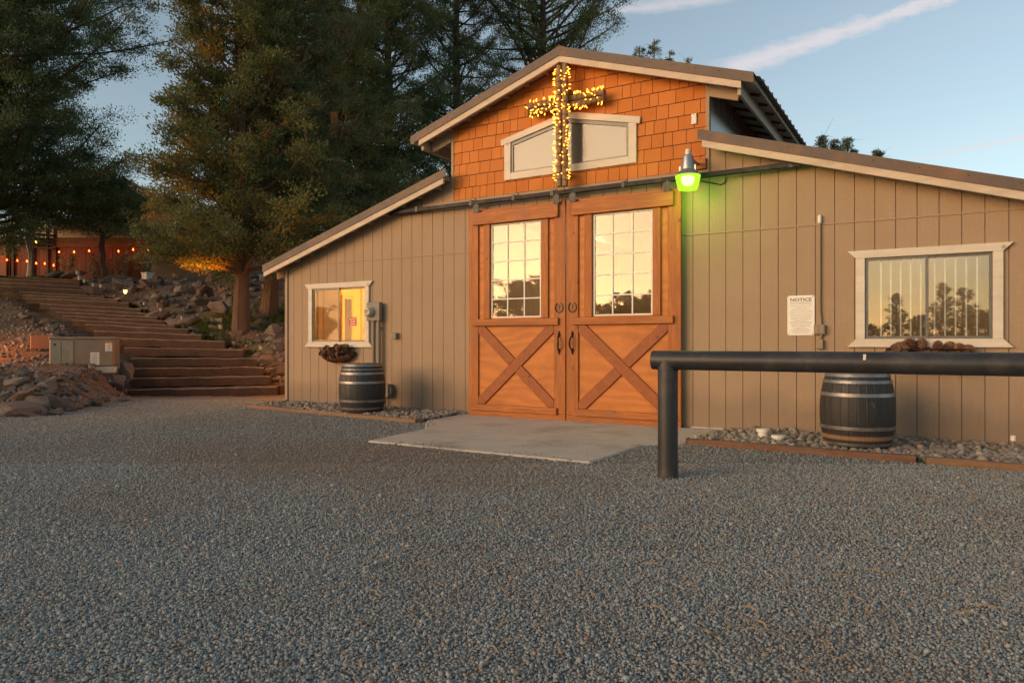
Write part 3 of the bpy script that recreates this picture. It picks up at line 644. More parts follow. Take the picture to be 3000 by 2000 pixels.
# sliding doors
def door(side):
    S0 = -4.243; x = lambda a: S0+side*a
    d = bpy.data.objects.new('barn_door', None); col.objects.link(d); d.parent = barn; d.location = (S0-XC, 0, 0)
    def bx(m, a, b, z0, z1, y0, y1): m.box(min(x(a),x(b)), max(x(a),x(b)), y0, y1, z0, z1)
    g0, g1, gz0, gz1 = .385, 1.19, 1.40, 2.715; B, T = .022, 2.935
    m = MB(); bx(m,.012,g0,B,T,-.085,-.05); bx(m,g1,1.55,B,T,-.085,-.05); bx(m,g0,g1,B,gz0,-.085,-.05); bx(m,g0,g1,gz1,T,-.085,-.05); m.build('door_panel', M['ply'], d)
    for a, b in ((1.395,1.556), (.008,.178)):
        m = MB(); bx(m,a,b,.105+.085 if False else .10,T,-.112,-.0855); m.build('stile', M['door_z'], d, bevel=.004)
    m = MB(); bx(m,.006,1.558,.0,.098,-.113,-.0855); m.build('bottom_board', M['door_x'], d, bevel=.004)
    for a, b in ((g1+.008,1.30), (.268,g0-.008)):
        m = MB(); bx(m,a,b,1.388,2.72,-.115,-.0855); m.build('window_board', M['door_z'], d, bevel=.004)
    for (z0,z1,a,b) in ((2.722,2.895,.10,1.47), (1.288,1.384,.10,1.47), (.095,.183,.125,1.50)):
        m = MB(); bx(m,a,b,z0,z1,-.152,-.1135); m.build('rail', M['door_x'], d, bevel=.005)
    m = MB(); bx(m,.182,1.39,2.76,T,-.112,-.0856); m.build('head_board', M['door_x'], d, bevel=.004)
    # x brace inside the lower panel: one full diagonal, the other in two pieces
    a0, a1, z0, z1 = .18, 1.393, .186, 1.286; w = .138
    def diag(full):
        pts = []
        A = (a0, z1) if full else (a0, z0); Bq = (a1, z0) if full else (a1, z1)
        dx, dz = Bq[0]-A[0], Bq[1]-A[1]; ln = math.hypot(dx, dz); ux, uz = dx/ln, dz/ln; h = w/2
        k = h/abs(uz); j = h/abs(ux)
        if full: return [(a0,z1),(a0,z1-j),(a1-k,z0),(a1,z0),(a1,z0+j),(a0+k,z1)]
        return [(a0,z0),(a0+k,z0),(a1,z1-j),(a1,z1),(a1-k,z1),(a0,z0+j)]
    fullpts = diag(True); other = diag(False)
    # in the photo both full diagonals rise towards the outer top of the left door and fall on the right one
    def put(pts, y0, y1, nm):
        m = MB(); q = [(x(a), z) for a, z in pts]
        if side < 0: q = q[::-1]
        m.prism(q, y0, y1); m.build(nm, M['door_diag'], d, bevel=.004)
    put(fullpts if side < 0 else fullpts, -.111, -.0856, 'brace')
    cx, cz = (a0+a1)/2, (z0+z1)/2; dx, dz = a1-a0, z1-z0; ln = math.hypot(dx,dz); ux, uz = dx/ln, dz/ln
    vx, vz = ux, -uz                                    # direction of the full diagonal
    den = abs(ux*vz-uz*vx); gap = (w/2)/den
    k = (w/2)/uz; j = (w/2)/ux
    nx, nz = -uz, ux
    def cutpt(sgn, off): # point on the short brace edge where it meets the full one
        # edge line: c + n*off + u*t ; full brace edge: distance w/2 from full line
        fx, fz = vz, -vx                                 # normal of the full line
        t = (sgn*(w/2+.002)-(nx*off*fx+nz*off*fz))/(ux*fx+uz*fz); return (cx+nx*off+ux*t, cz+nz*off+uz*t)
    s = -1 if (ux*vz-uz*vx) > 0 else 1
    lowA, lowB = cutpt(s, -w/2), cutpt(s, w/2); hiA, hiB = cutpt(-s, -w/2), cutpt(-s, w/2)
    if lowA[0] > hiA[0]: lowA, hiA, lowB, hiB = hiA, lowA, hiB, lowB
    put([(a0,z0),(a0+k,z0),lowA,lowB,(a0,z0+j)], -.111, -.0856, 'brace')
    put([(a1,z1),(a1-k,z1),hiB,hiA,(a1,z1-j)], -.111, -.0856, 'brace')
    m = MB(); bx(m,g0,g1,gz0,gz1,-.072,-.066); m.build('window_glass', M['glass_door'], d)
    m = MB()
    W_ = g1-g0; H_ = gz1-gz0
    for i in (1,2): bx(m,g0+W_*i/3-.008,g0+W_*i/3+.008,gz0+.022,gz1-.022,-.082,-.0725)
    for i in (1,2,3,4):
        for c in range(3):
            bx(m,g0+W_*c/3+(.0085 if c else .022),g0+W_*(c+1)/3-(.0085 if c < 2 else .022),gz0+H_*i/5-.008,gz0+H_*i/5+.008,-.081,-.0725)
    bx(m,g0,g0+.022,gz0,gz1,-.084,-.0725); bx(m,g1-.022,g1,gz0,gz1,-.084,-.0725); bx(m,g0+.022,g1-.022,gz0,gz0+.018,-.083,-.0725); bx(m,g0+.022,g1-.022,gz1-.018,gz1,-.083,-.0725)
    m.build('window_grille', M['vinyl'], d)
    # pull handle and horseshoe
    hx = x(.098)
    m = MB()
    for zc in (1.165, .935): m.lathe([(.0,-.045),(.010,-.035),(.006,-.02),(.020,-.004),(.020,.006),(.006,.02),(.010,.035),(.0,.045)], (hx,-.118,zc), 8)
    m.tube([(hx,-.118,1.14),(hx,-.150,1.135),(hx-.01*side,-.172,1.09),(hx-.014*side,-.176,1.05),(hx-.01*side,-.172,1.0),(hx,-.150,.965),(hx,-.118,.955)], [.011,.010,.012,.014,.012,.010,.011], 8)
    m.build('handle', M['iron'], d, smooth=True)
    m = MB(); pts = []
    for i in range(17):
        t = math.radians(-60+300*i/16); pts.append((hx+.058*math.cos(t), -.117, 1.53+.064*math.sin(t) if True else 0))
    pts = [(hx+.055*math.cos(math.radians(120+300*i/16)), -.118, 1.52+.066*math.sin(math.radians(120+300*i/16))) for i in range(17)]
    m.tube(pts, .0085, 6); m.box(hx-.004,hx+.004,-.120,-.114,1.485,1.56); m.box(hx-.022,hx-.0045,-.1195,-.1145,1.53,1.538); m.box(hx+.0045,hx+.022,-.1195,-.1145,1.53,1.538)
    m.build('horseshoe', M['iron'] if False else M['bracket'], d)
    for a in (.12, 1.40):
        m = MB(); bx(m,a-.045,a+.045,2.895,3.01,-.162,-.1535); bx(m,a-.012,a+.012,3.0,3.03,-.158,-.135)
        for q in (-.028,.028):
            for zz in (2.915,2.955,2.99): bx(m,a+q-.006,a+q+.006,zz-.006,zz+.006,-.168,-.1625)
        m.build('hanger', M['bracket'], d)
M['door_diag'] = wood('stained_brace_wood', (.385,.12,.034), (.27,.075,.02), 'y', .55, 9, 3, .3)
door(-1); door(1)
# track on brackets
trk = MB(); trk.box(-7.27,-1.32,-.155,-.085,3.016,3.072); t_ = trk.build('door_track', M['steel'], barn, bevel=.006, seg=2)
for x in (-6.72,-5.74,-5.03,-4.43,-3.42,-2.52,-1.42):
    m = MB(); m.box(x-.022,x+.022,-.1605,-.1555,3.010,3.078); m.box(x-.018,x+.018,-.160,-.03,3.0785,3.086); m.box(x-.018,x+.018,-.036,-.031,3.0865,3.13); m.build('track_bracket', M['bracket'], t_)
# interior so that the door panes look into a dark hall
for bb in ((-6.9,-6.8,.2,8,0,3.4),(-1.9,-1.8,.2,8,0,3.4),(-6.9,-1.8,8,8.1,0,3.6)): MB().box(*bb).build('hall_wall', M['hall'], barn)

# ---- windows
def casing(m, x0, x1, z0, z1, w, ear, y0=-.036, y1=-.0005):
    """flat trim round an opening with mitred ears top and bottom"""
    zt, zb = z1+w*.95, z0-w
    m.prism([(x0-w,z1),(x1+w,z1),(x1+w+ear,zt),(x0-w-ear,zt)], y0-.004, y1)
    m.prism([(x0-w,z0),(x0-w-ear,zb),(x1+w+ear,zb),(x1+w,z0)], y0-.004, y1)
    m.box(x0-w,x0,y0,y1,z0,z1); m.box(x1,x1+w,y0,y1,z0,z1)
def slider(x0, x1, z0, z1, gmat, w=.088):
    wd = bpy.data.objects.new('window', None); col.objects.link(wd); wd.parent = barn; wd.location = ((x0+x1)/2-XC, 0, (z0+z1)/2)
    m = MB(); casing(m, x0, x1, z0, z1, w, .085); m.build('casing', M['trim'], wd, bevel=.003)
    xm = (x0+x1)/2+.003; f = .03; m = MB()
    for a, b, y in ((x0, xm+.018, -.012), (xm-.018, x1, .006)):
        m.box(a+.001,a+f,y,y+.024,z0+.001,z1-.001); m.box(b-f,b-.001,y,y+.024,z0+.001,z1-.001); m.box(a+f,b-f,y+.001,y+.023,z0+.001,z0+f); m.box(a+f,b-f,y+.001,y+.023,z1-f,z1-.001)
    m.build('sash', M['sash'], wd)
    m = MB(); m.box(x0+f,xm+.018-f,-.003,.001,z0+f,z1-f); m.box(xm-.018+f,x1-f,.016,.020,z0+f,z1-f); m.build('pane', gmat, wd)
    return wd, xm
wl, xm = slider(-9.035,-7.862,1.068,1.95, M['glass_left'])
m = MB(); m.box(-9.0,xm-.01,.032,.034,1.1,1.93); m.build('screen', M['screen'], wl)
# the lit room behind the left window
m = MB(); y2 = 2.3; m.box(-9.55,-9.45,.13,y2,.2,2.45); m.box(-6.95,-6.85,.13,y2,.2,2.45); m.box(-9.45,-6.95,y2,y2+.1,.2,2.45); m.box(-9.55,-6.85,.13,y2+.1,2.45,2.5); m.box(-9.55,-6.85,.13,y2+.1,.1,.2)
m.box(-9.45,-9.04,.125,.128,.2,2.45); m.box(-7.85,-6.95,.125,.128,.2,2.45)
rm = m.build('room', M['room'], barn)
xw = -9.449
MB().box(xw,xw+.02,1.135,1.31,.2,1.86).build('doorway', M['roomdark'], rm)
for bb in ((1.07,1.13,.2,1.93),(1.315,1.37,.2,1.93),(1.13,1.315,1.862,1.93),(1.585,1.625,.2,2.3),(.62,.66,.2,2.3)): MB().box(xw,xw+.035,*bb).build('door_trim', M['roomtrim'], rm)
MB().box(xw+.001,xw+.02,.66,1.02,.2,1.83).build('curtain', M['curtain'], rm)
st = MB(); st.box(-8.235,-8.075,.0125,.0145,1.325,1.465); st_o = st.build('security_sticker', M['red'], wl)
wr, xm2 = slider(-.685,.462,1.092,1.962, M['glass_right'])
m = MB()
for i in range(5):
    x = xm2-.055-.093*i; m.box(x-.007,x+.007,.05,.064,1.1,1.95)
    x = xm2+.07+.093*i; m.box(x-.007,x+.007,.05,.064,1.1,1.95)
m.build('security_bars', M['bars'], wr)
m = MB(); m.box(-1.6,.95,1.6,1.7,.0,2.6); m.build('stall_wall', M['hall'], barn)
# gable window
wg = bpy.data.objects.new('window', None); col.objects.link(wg); wg.parent = barn; wg.location = (0,0,3.6)
xg0, xg1, zg0, zg1 = -5.143, -3.391, 3.424, 3.85; zap = zg1+.222*(xg1-xg0)/2
m = MB(); w = .105; xc = (xg0+xg1)/2
m.box(xg0-w,xg0,-.04,-.0125,zg0-w*.9,zg1+.0); m.box(xg1,xg1+w,-.04,-.0125,zg0-w*.9,zg1+.0); m.box(xg0,xg1,-.04,-.0125,zg0-w*.9,zg0)
for s, xe in ((-1,xg0-w-.045),(1,xg1+w+.045)):
    ze = zg1-.222*(abs(xe-xc)-(xg1-xg0)/2)
    pts = [(xe,ze),(xc,zap),(xc,zap+.09),(xe+s*.012,ze+.085)]
    m.prism(pts if s > 0 else pts[::-1], -.046, -.0125)
m.build('casing', M['trim'], wg, bevel=.003)
m = MB(); f = .035
m.box(xg0,xg0+f,-.022,.0,zg0,zg1); m.box(xg1-f,xg1,-.022,.0,zg0,zg1); m.box(xg0+f,xg1-f,-.021,.0,zg0,zg0+f*.6)
for s in (-1,1):
    xe = xg0 if s < 0 else xg1; pts = [(xe,zg1-f*1.4),(xc,zap-f*1.4),(xc,zap),(xe,zg1)]
    m.prism(pts if s > 0 else pts[::-1], -.023, .0)
m.build('sash', M['sash'], wg)
m = MB(); m.prism([(xg0+.01,zg0+.01),(xg1-.01,zg0+.01),(xg1-.01,zg1-.01),(xc,zap-.01),(xg0+.01,zg1-.01)], -.0105, -.0085); m.build('pane', M['glass_gable'], wg)

# lettering
def text(s, x, z, h, mat, parent, y=-.0, name='lettering', width=None, bold=False, ext=.0006):
    cu = bpy.data.curves.new('t', 'FONT'); cu.body = s; cu.align_x = 'CENTER'; cu.align_y = 'CENTER'; cu.size = h; cu.extrude = ext
    if bold: cu.offset = h*.022
    o = bpy.data.objects.new('t', cu); col.objects.link(o)
    bpy.context.view_layer.update()
    me = bpy.data.meshes.new_from_object(o.evaluated_get(bpy.context.evaluated_depsgraph_get())); bpy.data.objects.remove(o); bpy.data.curves.remove(cu)
    me.name = name; me.materials.clear(); me.materials.append(mat)
    co = np.empty(len(me.vertices)*3); me.vertices.foreach_get('co', co); co = co.reshape(-1,3)
    if width and len(co): co[:,0] *= width/(co[:,0].max()-co[:,0].min())
    co2 = np.stack([co[:,0], -co[:,2], co[:,1]],1)
    t = bpy.data.objects.new(name, me); col.objects.link(t); me.vertices.foreach_set('co', co2.ravel()); me.update()
    off = Vector((0,0,0)); p = parent
    while p: off += p.location; p = p.parent
    t.parent = parent; t.location = Vector((x,y,z))-off; return t
for i, s in enumerate(('SECURITY','ALARM','SYSTEM')): text(s, -8.155, 1.435-.042*i, .034, M['signwhite'], wl, .0118, width=.135 if i == 0 else .105, bold=True)

# ================================================================ things on and by the barn
# cross of four logs
cr = empty('cross', (XC+.03,-.16,3.12), 'large weathered log cross fixed upright on the orange gable', 'cross')
cx = XC+.035
def logbar(p, q, r, mat, seed):
    m = MB(); rr = random.Random(seed); p, q = Vector(p), Vector(q); n = 9
    m.tube([p.lerp(q, i/(n-1))+Vector((rr.uniform(-.002,.002),rr.uniform(-.002,.002),0)) for i in range(n)], [r*rr.uniform(.94,1.05) for _ in range(n)], 12); return m.build('log', mat, cr, smooth=True)
logbar((cx-.042,-.235,3.10),(cx-.042,-.235,4.68),.041,M['log'],1); logbar((cx+.042,-.235,3.095),(cx+.042,-.235,4.69),.040,M['log'],2)
logbar((cx-.56,-.145,4.175),(cx+.56,-.145,4.175),.040,M['log_x'],3); logbar((cx-.56,-.145,4.260),(cx+.56,-.145,4.255),.041,M['log_x'],4)
m = MB(); m.box(cx-.03,cx+.03,-.19,-.012,4.35,4.41); m.box(cx-.03,cx+.03,-.19,-.04,3.24,3.30); m.build('standoff', M['log_x'], cr)
# its string of lights
sl = empty('string_lights', (cx,-.24,4.0), 'green wired string of warm yellow bulbs wound round the log cross', 'string lights')
def bulb_mesh():
    m = MB(); m.lathe([(0,-.006),(.007,-.004),(.0115,.006),(.0105,.016),(.006,.030),(0,.040)], (0,0,0), 8)
    m.v = [(a*.72,b*.72,c*.8) for a,b,c in m.v]; me = bpy.data.meshes.new('bulb'); me.from_pydata(m.v, [], m.f); me.materials.append(M['bulb']); me.polygons.foreach_set('use_smooth', [True]*len(me.polygons)); return me
BM = bulb_mesh(); lr = random.Random(12); wire = MB(); nb = 0
def bulb_at(p, d, me=BM, parent=sl, base=(cx,-.24,4.0), sc=1):
    o = bpy.data.objects.new('bulb', me); col.objects.link(o); o.parent = parent
    o.location = Vector(p)-Vector(base); o.rotation_euler = Vector(d).to_track_quat('Z','Y').to_euler(); o.scale = (sc,sc,sc)
# around the upright pair
pts = []; turns = 17
for i in range(turns*12+1):
    t = i/(turns*12); a = 2*math.pi*turns*t; z = 3.16+1.45*t
    pts.append((cx+.093*math.cos(a), -.235-.05*math.sin(a), z+.01*math.sin(5*a)))
wire.tube(pts, .0035, 4)
k = 0
while nb < 64:
    t = (nb+lr.uniform(.1,.9))/64
    if .70 < t < .78 and lr.random() < .3: t = lr.random()
    a = lr.uniform(-.35, math.pi+.35); z = 3.16+1.45*t
    d = Vector((math.cos(a)*1.0, -abs(math.sin(a))*.7-.1, lr.uniform(-.7,.5)))
    bulb_at((cx+.105*math.cos(a), -.235-.058*abs(math.sin(a))-.006, z), d); nb += 1
for s in (-1, 1):
    pts = []; turns = 6
    for i in range(turns*12+1):
        t = i/(turns*12); a = 2*math.pi*turns*t; pts.append((cx+s*(.11+.43*t), -.145-.054*math.cos(a), 4.2175+.094*math.sin(a)))
    wire.tube(pts, .0035, 4)
    for i in range(18):
        t = (i+lr.uniform(.1,.9))/18; a = lr.uniform(-1.9,1.9)
        d = Vector((lr.uniform(-.5,.5), -.6*max(.1,math.cos(a)), math.sin(a)+.1))
        bulb_at((cx+s*(.12+.43*t), -.145-.062*math.cos(a)-.004, 4.2175+.100*math.sin(a)), d); nb += 1
xb = MB()
for i in range(112):
    if i < 66: t = lr.random(); a = lr.uniform(-.4, math.pi+.4); p = Vector((cx+.103*math.cos(a), -.235-.058*abs(math.sin(a))-.006, 3.14+1.5*t)); d = Vector((math.cos(a), -abs(math.sin(a))*.7-.1, lr.uniform(-.7,.5)))
    else: s = -1 if i % 2 else 1; t = lr.random(); a = lr.uniform(-1.9,1.9); p = Vector((cx+s*(.12+.43*t), -.145-.062*math.cos(a)-.004, 4.2175+.100*math.sin(a))); d = Vector((lr.uniform(-.5,.5), -.6*max(.1,math.cos(a)), math.sin(a)+.1))
    q = d.to_track_quat('Z','Y'); xb.add([tuple(q@v.co+p) for v in BM.vertices], [tuple(f.vertices) for f in BM.polygons])
xo = xb.build('more_bulbs', M['bulb'], sl, smooth=True); xo['kind'] = 'stuff'
wire.tube([(cx+.02,-.24,3.10),(cx+.03,-.20,3.02),(cx+.01,-.175,2.9),(cx+.02,-.17,2.75)], .005, 5)
wire.build('wire', M['wire'], sl)

# yard light
yx, yy = -2.525, -.36
yl = empty('yard_light', (yx,yy,2.84), 'galvanised yard light with glowing green bowl hanging beside the barn door track', 'yard light')
m = MB(); m.lathe([(.030,.415),(.030,.45),(.026,.475),(0,.478)], (yx,yy,2.84), 16); m.build('photocell', M['whiteplastic'], yl, smooth=True)
m = MB(); m.lathe([(.078,.235),(.076,.26),(.066,.37),(.060,.395),(.03,.415),(0,.416)], (yx,yy,2.84), 24); m.build('housing', M['galv'], yl, smooth=True)
m = MB()
for i in range(36):
    a0, a1 = 2*math.pi*i/36, 2*math.pi*(i+.5)/36; a2 = 2*math.pi*(i+1)/36
    v = []
    for (r, z), rr in (((.085,.235),.0), ((.142,.165),.006)):
        v += [(yx+r*math.cos(a0), yy+r*math.sin(a0), 2.84+z), (yx+(r+rr)*math.cos(a1), yy+(r+rr)*math.sin(a1), 2.84+z), (yx+r*math.cos(a2), yy+r*math.sin(a2), 2.84+z)]
    m.add(v, [(0,1,4,3),(1,2,5,4)])
m.build('reflector', M['galv'], yl)
m = MB(); m.lathe([(.143,.163),(.143,.15),(.115,.02),(.105,.004),(.0,.0)], (yx,yy,2.84), 32); m.build('bowl', M['bowl'], yl, smooth=True)
m = MB(); m.lathe([(0,.045),(.05,.06),(.075,.11),(.07,.155),(.0,.158)], (yx,yy,2.84), 18); 
m.build('lamp_glow', M['core'], yl, smooth=True)
m = MB(); m.tube([(yx,yy+.05,3.2),(yx+.02,-.2,3.215),(yx+.03,-.062,3.2)], .017, 8); m.box(yx-.10,yx-.08,yy-.02,yy+.02,3.05,3.12); m.box(yx+.08,yx+.10,yy-.02,yy+.02,3.05,3.12); m.build('arm', M['galv'], yl)
m = MB(); m.tube([(yx+.05,-.03,3.0),(yx+.30,-.02,2.93),(yx+.34,-.02,2.95),(yx+.36,-.02,3.01)], .006, 5); m.build('cable', M['iron'], yl)
# cover plate on the gable
cp = empty('cover_plate', (-2.553,-.016,3.70), 'small blank grey metal cover plate screwed on the orange gable shingles', 'cover plate')
m = MB(); m.box(-2.587,-2.519,-.030,-.0165,3.70,3.83); m.build('plate', M['hoop'], cp, bevel=.003)
m = MB(); [m.box(-2.557,-2.549,-.0315,-.0302,z-.004,z+.004) for z in (3.715,3.815)]; m.build('screw', M['iron'], cp)
# notice
nt_ = empty('notice_sign', (-1.338,-.006,1.136), 'white metal notice about an equine facility on the tan siding', 'sign')
m = MB(); c = .016; x0,x1,z0,z1 = -1.482,-1.194,1.136,1.584
pts = [(x0+c,z0),(x1-c,z0),(x1,z0+c),(x1,z1-c),(x1-c,z1),(x0+c,z1),(x0,z1-c),(x0,z0+c)]
m.prism(pts, -.006, -.001); m.build('panel', M['signwhite'], nt_)
xm_ = -1.338
text('NOTICE', xm_, 1.535, .050, M['signbrown'], nt_, -.0066, width=.225, bold=True)
text('THIS IS AN EQUINE FACILITY', xm_, 1.502, .020, M['signgrey'], nt_, -.0066, width=.232)
lines = [('All activities on these premises',1.468,.22),('are subject to the',1.447,.125),('Equine Inherent Risk Law',1.427,.185),('Oregon Revised Statutes 30.689',1.406,.235),
 ('You may be injured on these grounds',1.372,.245),('and have chosen to accept those',1.354,.225),('risks by your presence on the site',1.336,.21),('resulting from the inherent risks',1.318,.22),('of equine activities',1.300,.13),
 ('THIS IS NOT A SPECTATOR AREA',1.272,.235),('All persons in this area will be',1.255,.20),('regarded as participants and',1.238,.20),('bound by the',1.221,.09),('INHERENT RISK LAW',1.204,.15),('This sign is proudly supported by',1.181,.19),('The greater horse council',1.164,.165)]
for s, z, w in lines: text(s, xm_, z, .0145, M['signgrey'], nt_, -.0066, width=w, ext=.0004)
m = MB(); [m.box(xm_-.12,xm_+.12,-.0068,-.0061,z-.001,z+.001) for z in (1.487,1.390,1.286,1.192)]; m.build('rule', M['signgrey'], nt_)
m = MB(); [m.lathe([(.005,0),(.005,.002)],(0,0,0),6) for _ in range(4)]
for i,(px,pz) in enumerate(((x0+.02,z0+.02),(x1-.02,z0+.02),(x0+.02,z1-.02),(x1-.02,z1-.02))):
    for j in range(12): vx,vy,vz = m.v[i*12+j]; m.v[i*12+j] = (px+vx,-.0061-vz,pz+vy)
m.build('screw', M['iron'], nt_)
# outlet boxes with conduit and sensor
ob = empty('outlet_box', (-1.13,-.03,.98), 'tan painted double outlet box with conduit running up to a small white sensor', 'outlet box')
m = MB(); m.box(-1.195,-1.080,-.062,-.001,1.145,1.252); m.build('outlet_cover', M['tanpaint'], ob, bevel=.005)
m = MB(); m.box(-1.187,-1.142,-.067,-.0625,1.155,1.243); m.box(-1.136,-1.090,-.067,-.0625,1.155,1.243); m.build('flap', M['tanpaint'], ob, bevel=.003)
m = MB(); m.box(-1.17,-1.10,-.055,-.001,.982,1.088); m.tube([(-1.135,-.03,1.088),(-1.115,-.03,1.145)], .014, 8); m.build('lower_box', M['tanpaint'], ob, bevel=.004)
m = MB(); m.tube([(-1.125,-.028,1.252),(-1.128,-.026,1.32),(-1.137,-.026,1.40),(-1.137,-.026,2.37)], .0135, 8); m.build('conduit', M['tanpaint'], ob, smooth=True)
m = MB(); m.lathe([(0,.10),(.012,.097),(.020,.08),(.022,.02),(.016,0),(0,-.004)], (-1.137,-.028,2.375), 14); m.build('sensor', M['whiteplastic'], ob, smooth=True)
# electric meter
em = empty('electric_meter', (-7.59,-.08,0), 'grey electric meter box with round glass dial and two pipes running down', 'electric meter')
m = MB(); m.box(-7.745,-7.478,-.115,-.041,1.395,1.685); m.build('meter_box', M['greypaint'], em, bevel=.008)
m = MB(); pr = [(.0,.09),(.055,.088),(.072,.07),(.078,.03),(.085,.028),(.085,0)]; m.lathe(pr, (0,0,0), 24); m.v = [(-7.665+a, -.1155-c, 1.535+b) for a,b,c in m.v]; m.build('dial', M['lampglass'], em, smooth=True)
m = MB(); m.box(-7.70,-7.63,-.2075,-.2045,1.545,1.562); m.box(-7.685,-7.645,-.2075,-.2045,1.515,1.525); m.build('dial_face', M['iron'], em)
for xx, zb in ((-7.63,.02),(-7.525,.02)):
    m = MB(); m.tube([(xx,-.075,1.395),(xx,-.075,zb)], .031, 12); m.build('pipe', M['greypaint'], em, smooth=True)
m = MB(); m.box(-7.60,-7.55,-.07,-.04,1.27,1.30); m.build('pipe_strap', M['greypaint'], em)
jb = empty('junction_box', (-7.235,-.03,1.12), 'small square grey junction box on the left siding', 'junction box')
m = MB(); m.box(-7.30,-7.268,-.03,-.001,1.115,1.20); m.box(-7.268,-7.185,-.075,-.001,1.112,1.205); m.build('box', M['greypaint'], jb, bevel=.005)
lb = empty('disconnect_box', (-7.38,-.06,.03), 'grey electrical disconnect box low on the wall beside the left barrel', 'electrical box')
m = MB(); m.box(-7.475,-7.30,-.12,-.001,.205,.41); m.build('box', M['greypaint'], lb, bevel=.008)
m = MB(); m.tube([(-7.42,-.06,.205),(-7.42,-.06,.02)], .016, 8); m.build('conduit', M['greypaint'], lb)
m = MB(); m.box(-7.2985,-7.275,-.09,-.05,.26,.36); m.build('switch_handle', M['greypaint'], lb)

# barrels
def barrel(c, label, rust, H=.765, r0=.272, r1=.337, rot=0.0):
    b = empty('wine_barrel', (c[0],c[1],.0), label, 'barrel', 'black wine barrels against the barn')
    prof = lambda t: r0+(r1-r0)*(1-(2*t-1)**2)**.9
    m = MB(); ns = 28; T = []; V = []; Fc = []
    for i in range(ns):
        a0, a1 = 2*math.pi*i/ns+rot, 2*math.pi*(i+1)/ns+rot; e = .004
        o = len(V); K = 41
        for k in range(K):
            t = k/(K-1); r = prof(t)
            for a, dr in ((a0,-.003),(a0+.025,0),(a1-.025,0),(a1,-.003)):
                V.append((c[0]+(r+dr)*math.cos(a), c[1]+(r+dr)*math.sin(a), .0+H*t)); T.append(.75 if (rust and .150 < t < .205) or t > .985 else 0)
        Fc += [(o+k*4+j, o+k*4+j+1, o+k*4+j+5, o+k*4+j+4) for k in range(K-1) for j in range(3)]
    m.add(V, Fc); s = m.build('staves', M['barrel'], b); a = s.data.attributes.new('tone','FLOAT','POINT'); a.data.foreach_set('value', T)
    m = MB(); m.lathe([(0,H-.035),(r0-.012,H-.035),(r0-.012,H),(r0,H)], (c[0],c[1],0), 32); m.build('head', M['barrelhead'], b)
    hs = ((.945,.985),(.865,.905),(.70,.745),(.285,.33),(.085,.125),(.0,.045)) if rust else ((.945,.985),(.88,.90),(.79,.835),(.62,.665),(.27,.315),(.13,.17),(.0,.045))
    for t0, t1 in hs:
        m = MB(); m.lathe([(prof(t0)+.001,H*t0),(prof(t0)+.005,H*t0+.001),(prof((t0+t1)/2)+.006,H*(t0+t1)/2),(prof(t1)+.005,H*t1-.001),(prof(t1)+.001,H*t1)], (c[0],c[1],0), 40); m.build('hoop', M['hoop'], b, smooth=True)
    return b
bl_ = barrel((-7.20,-.80), 'black wine barrel with grey hoops beneath the left window', False, .755)
m = MB(); a = math.radians(-118); px, py = -7.20+.332*math.cos(a), -.80+.332*math.sin(a)
m.lathe([(.016,-.004),(.016,.006),(0,.0065)], (0,0,0), 10); d = Vector((math.cos(a),math.sin(a),0)); q = d.to_track_quat('Z','Y')
m.v = [tuple(q@Vector(v)+Vector((px,py,.40))) for v in m.v]; m.build('bung_hole', M['iron'], bl_)
barrel((-.69,-.83), 'flaking black wine barrel with a bare rusty band under the right window', True, .765, .275, .340, .1)

# pine cones in wall baskets
def cone_mesh(seed):
    r = random.Random(seed); m = MB(); L = .10
    m.lathe([(0,0),(.018,.01),(.026,.04),(.016,.08),(0,.095)], (0,0,0), 8)
    for k in range(58):
        t = k/58; a = k*2.39996; z = L*(.02+.95*t); rr = .036*math.sin(math.pi*(.12+.80*t))+.006
        c, s = math.cos(a), math.sin(a); b = .016
        p0 = (c*rr*.35, s*rr*.35, z); tip = (c*rr*1.25, s*rr*1.25, z+.010)
        q0 = (c*rr*.95-s*b*.75, s*rr*.95+c*b*.75, z+.004); q1 = (c*rr*.95+s*b*.75, s*rr*.95-c*b*.75, z+.004); q2 = (c*rr*.9, s*rr*.9, z-.006)
        m.add([p0,q0,tip,q1,q2], [(0,1,2),(0,2,3),(1,4,2),(4,3,2),(0,4,1),(0,3,4)])
    me = bpy.data.meshes.new('pine_cone'); me.from_pydata(m.v, [], m.f); me.materials.append(M['cone']); return me
CONES = [cone_mesh(i) for i in range(3)]
def cone_at(p, rr, label, group, sc=1.0):
    o = bpy.data.objects.new('pine_cone', CONES[rr.randrange(3)]); col.objects.link(o); o.location = p; o.rotation_euler = (rr.uniform(.6,2.2), rr.uniform(-.6,.6), rr.uniform(0,6.28)); s = sc*rr.uniform(.8,1.15); o.scale = (s,s,s); tag(o, label, 'pine cone', group)
lbk = empty('wall_basket', (-8.42,-.1,.75), 'half round wire wall basket with brown liner under the left window', 'basket')
cxb = -8.42
def half(z, k): return [(cxb-.39*k*math.cos(math.pi*i/14)*1.0, -.03-.19*k*math.sin(math.pi*i/14), z) for i in range(15)]
m = MB(); V = []; lev = [(.845,.90),(.815,.84),(.785,.72),(.75,.50),(.735,.2)]
for z, k in lev: V += half(z, k)
m.add(V, [(i*15+j, i*15+j+1, (i+1)*15+j+1, (i+1)*15+j) for i in range(4) for j in range(14)]); lo = m.build('liner', M['coco'], lbk, smooth=True)
m = MB()
for z, k in ((.972,1.0),(.885,.97)): m.tube(half(z, k), .006, 5)
for j in range(1,14): m.tube([half(z,k+.025)[j] for z,k in ((.972,.975),(.885,.945),(.80,.82),(.745,.54),(.728,.2))], .0045, 4)
m.build('wire_frame', M['iron'], lbk)
pr = random.Random(31)
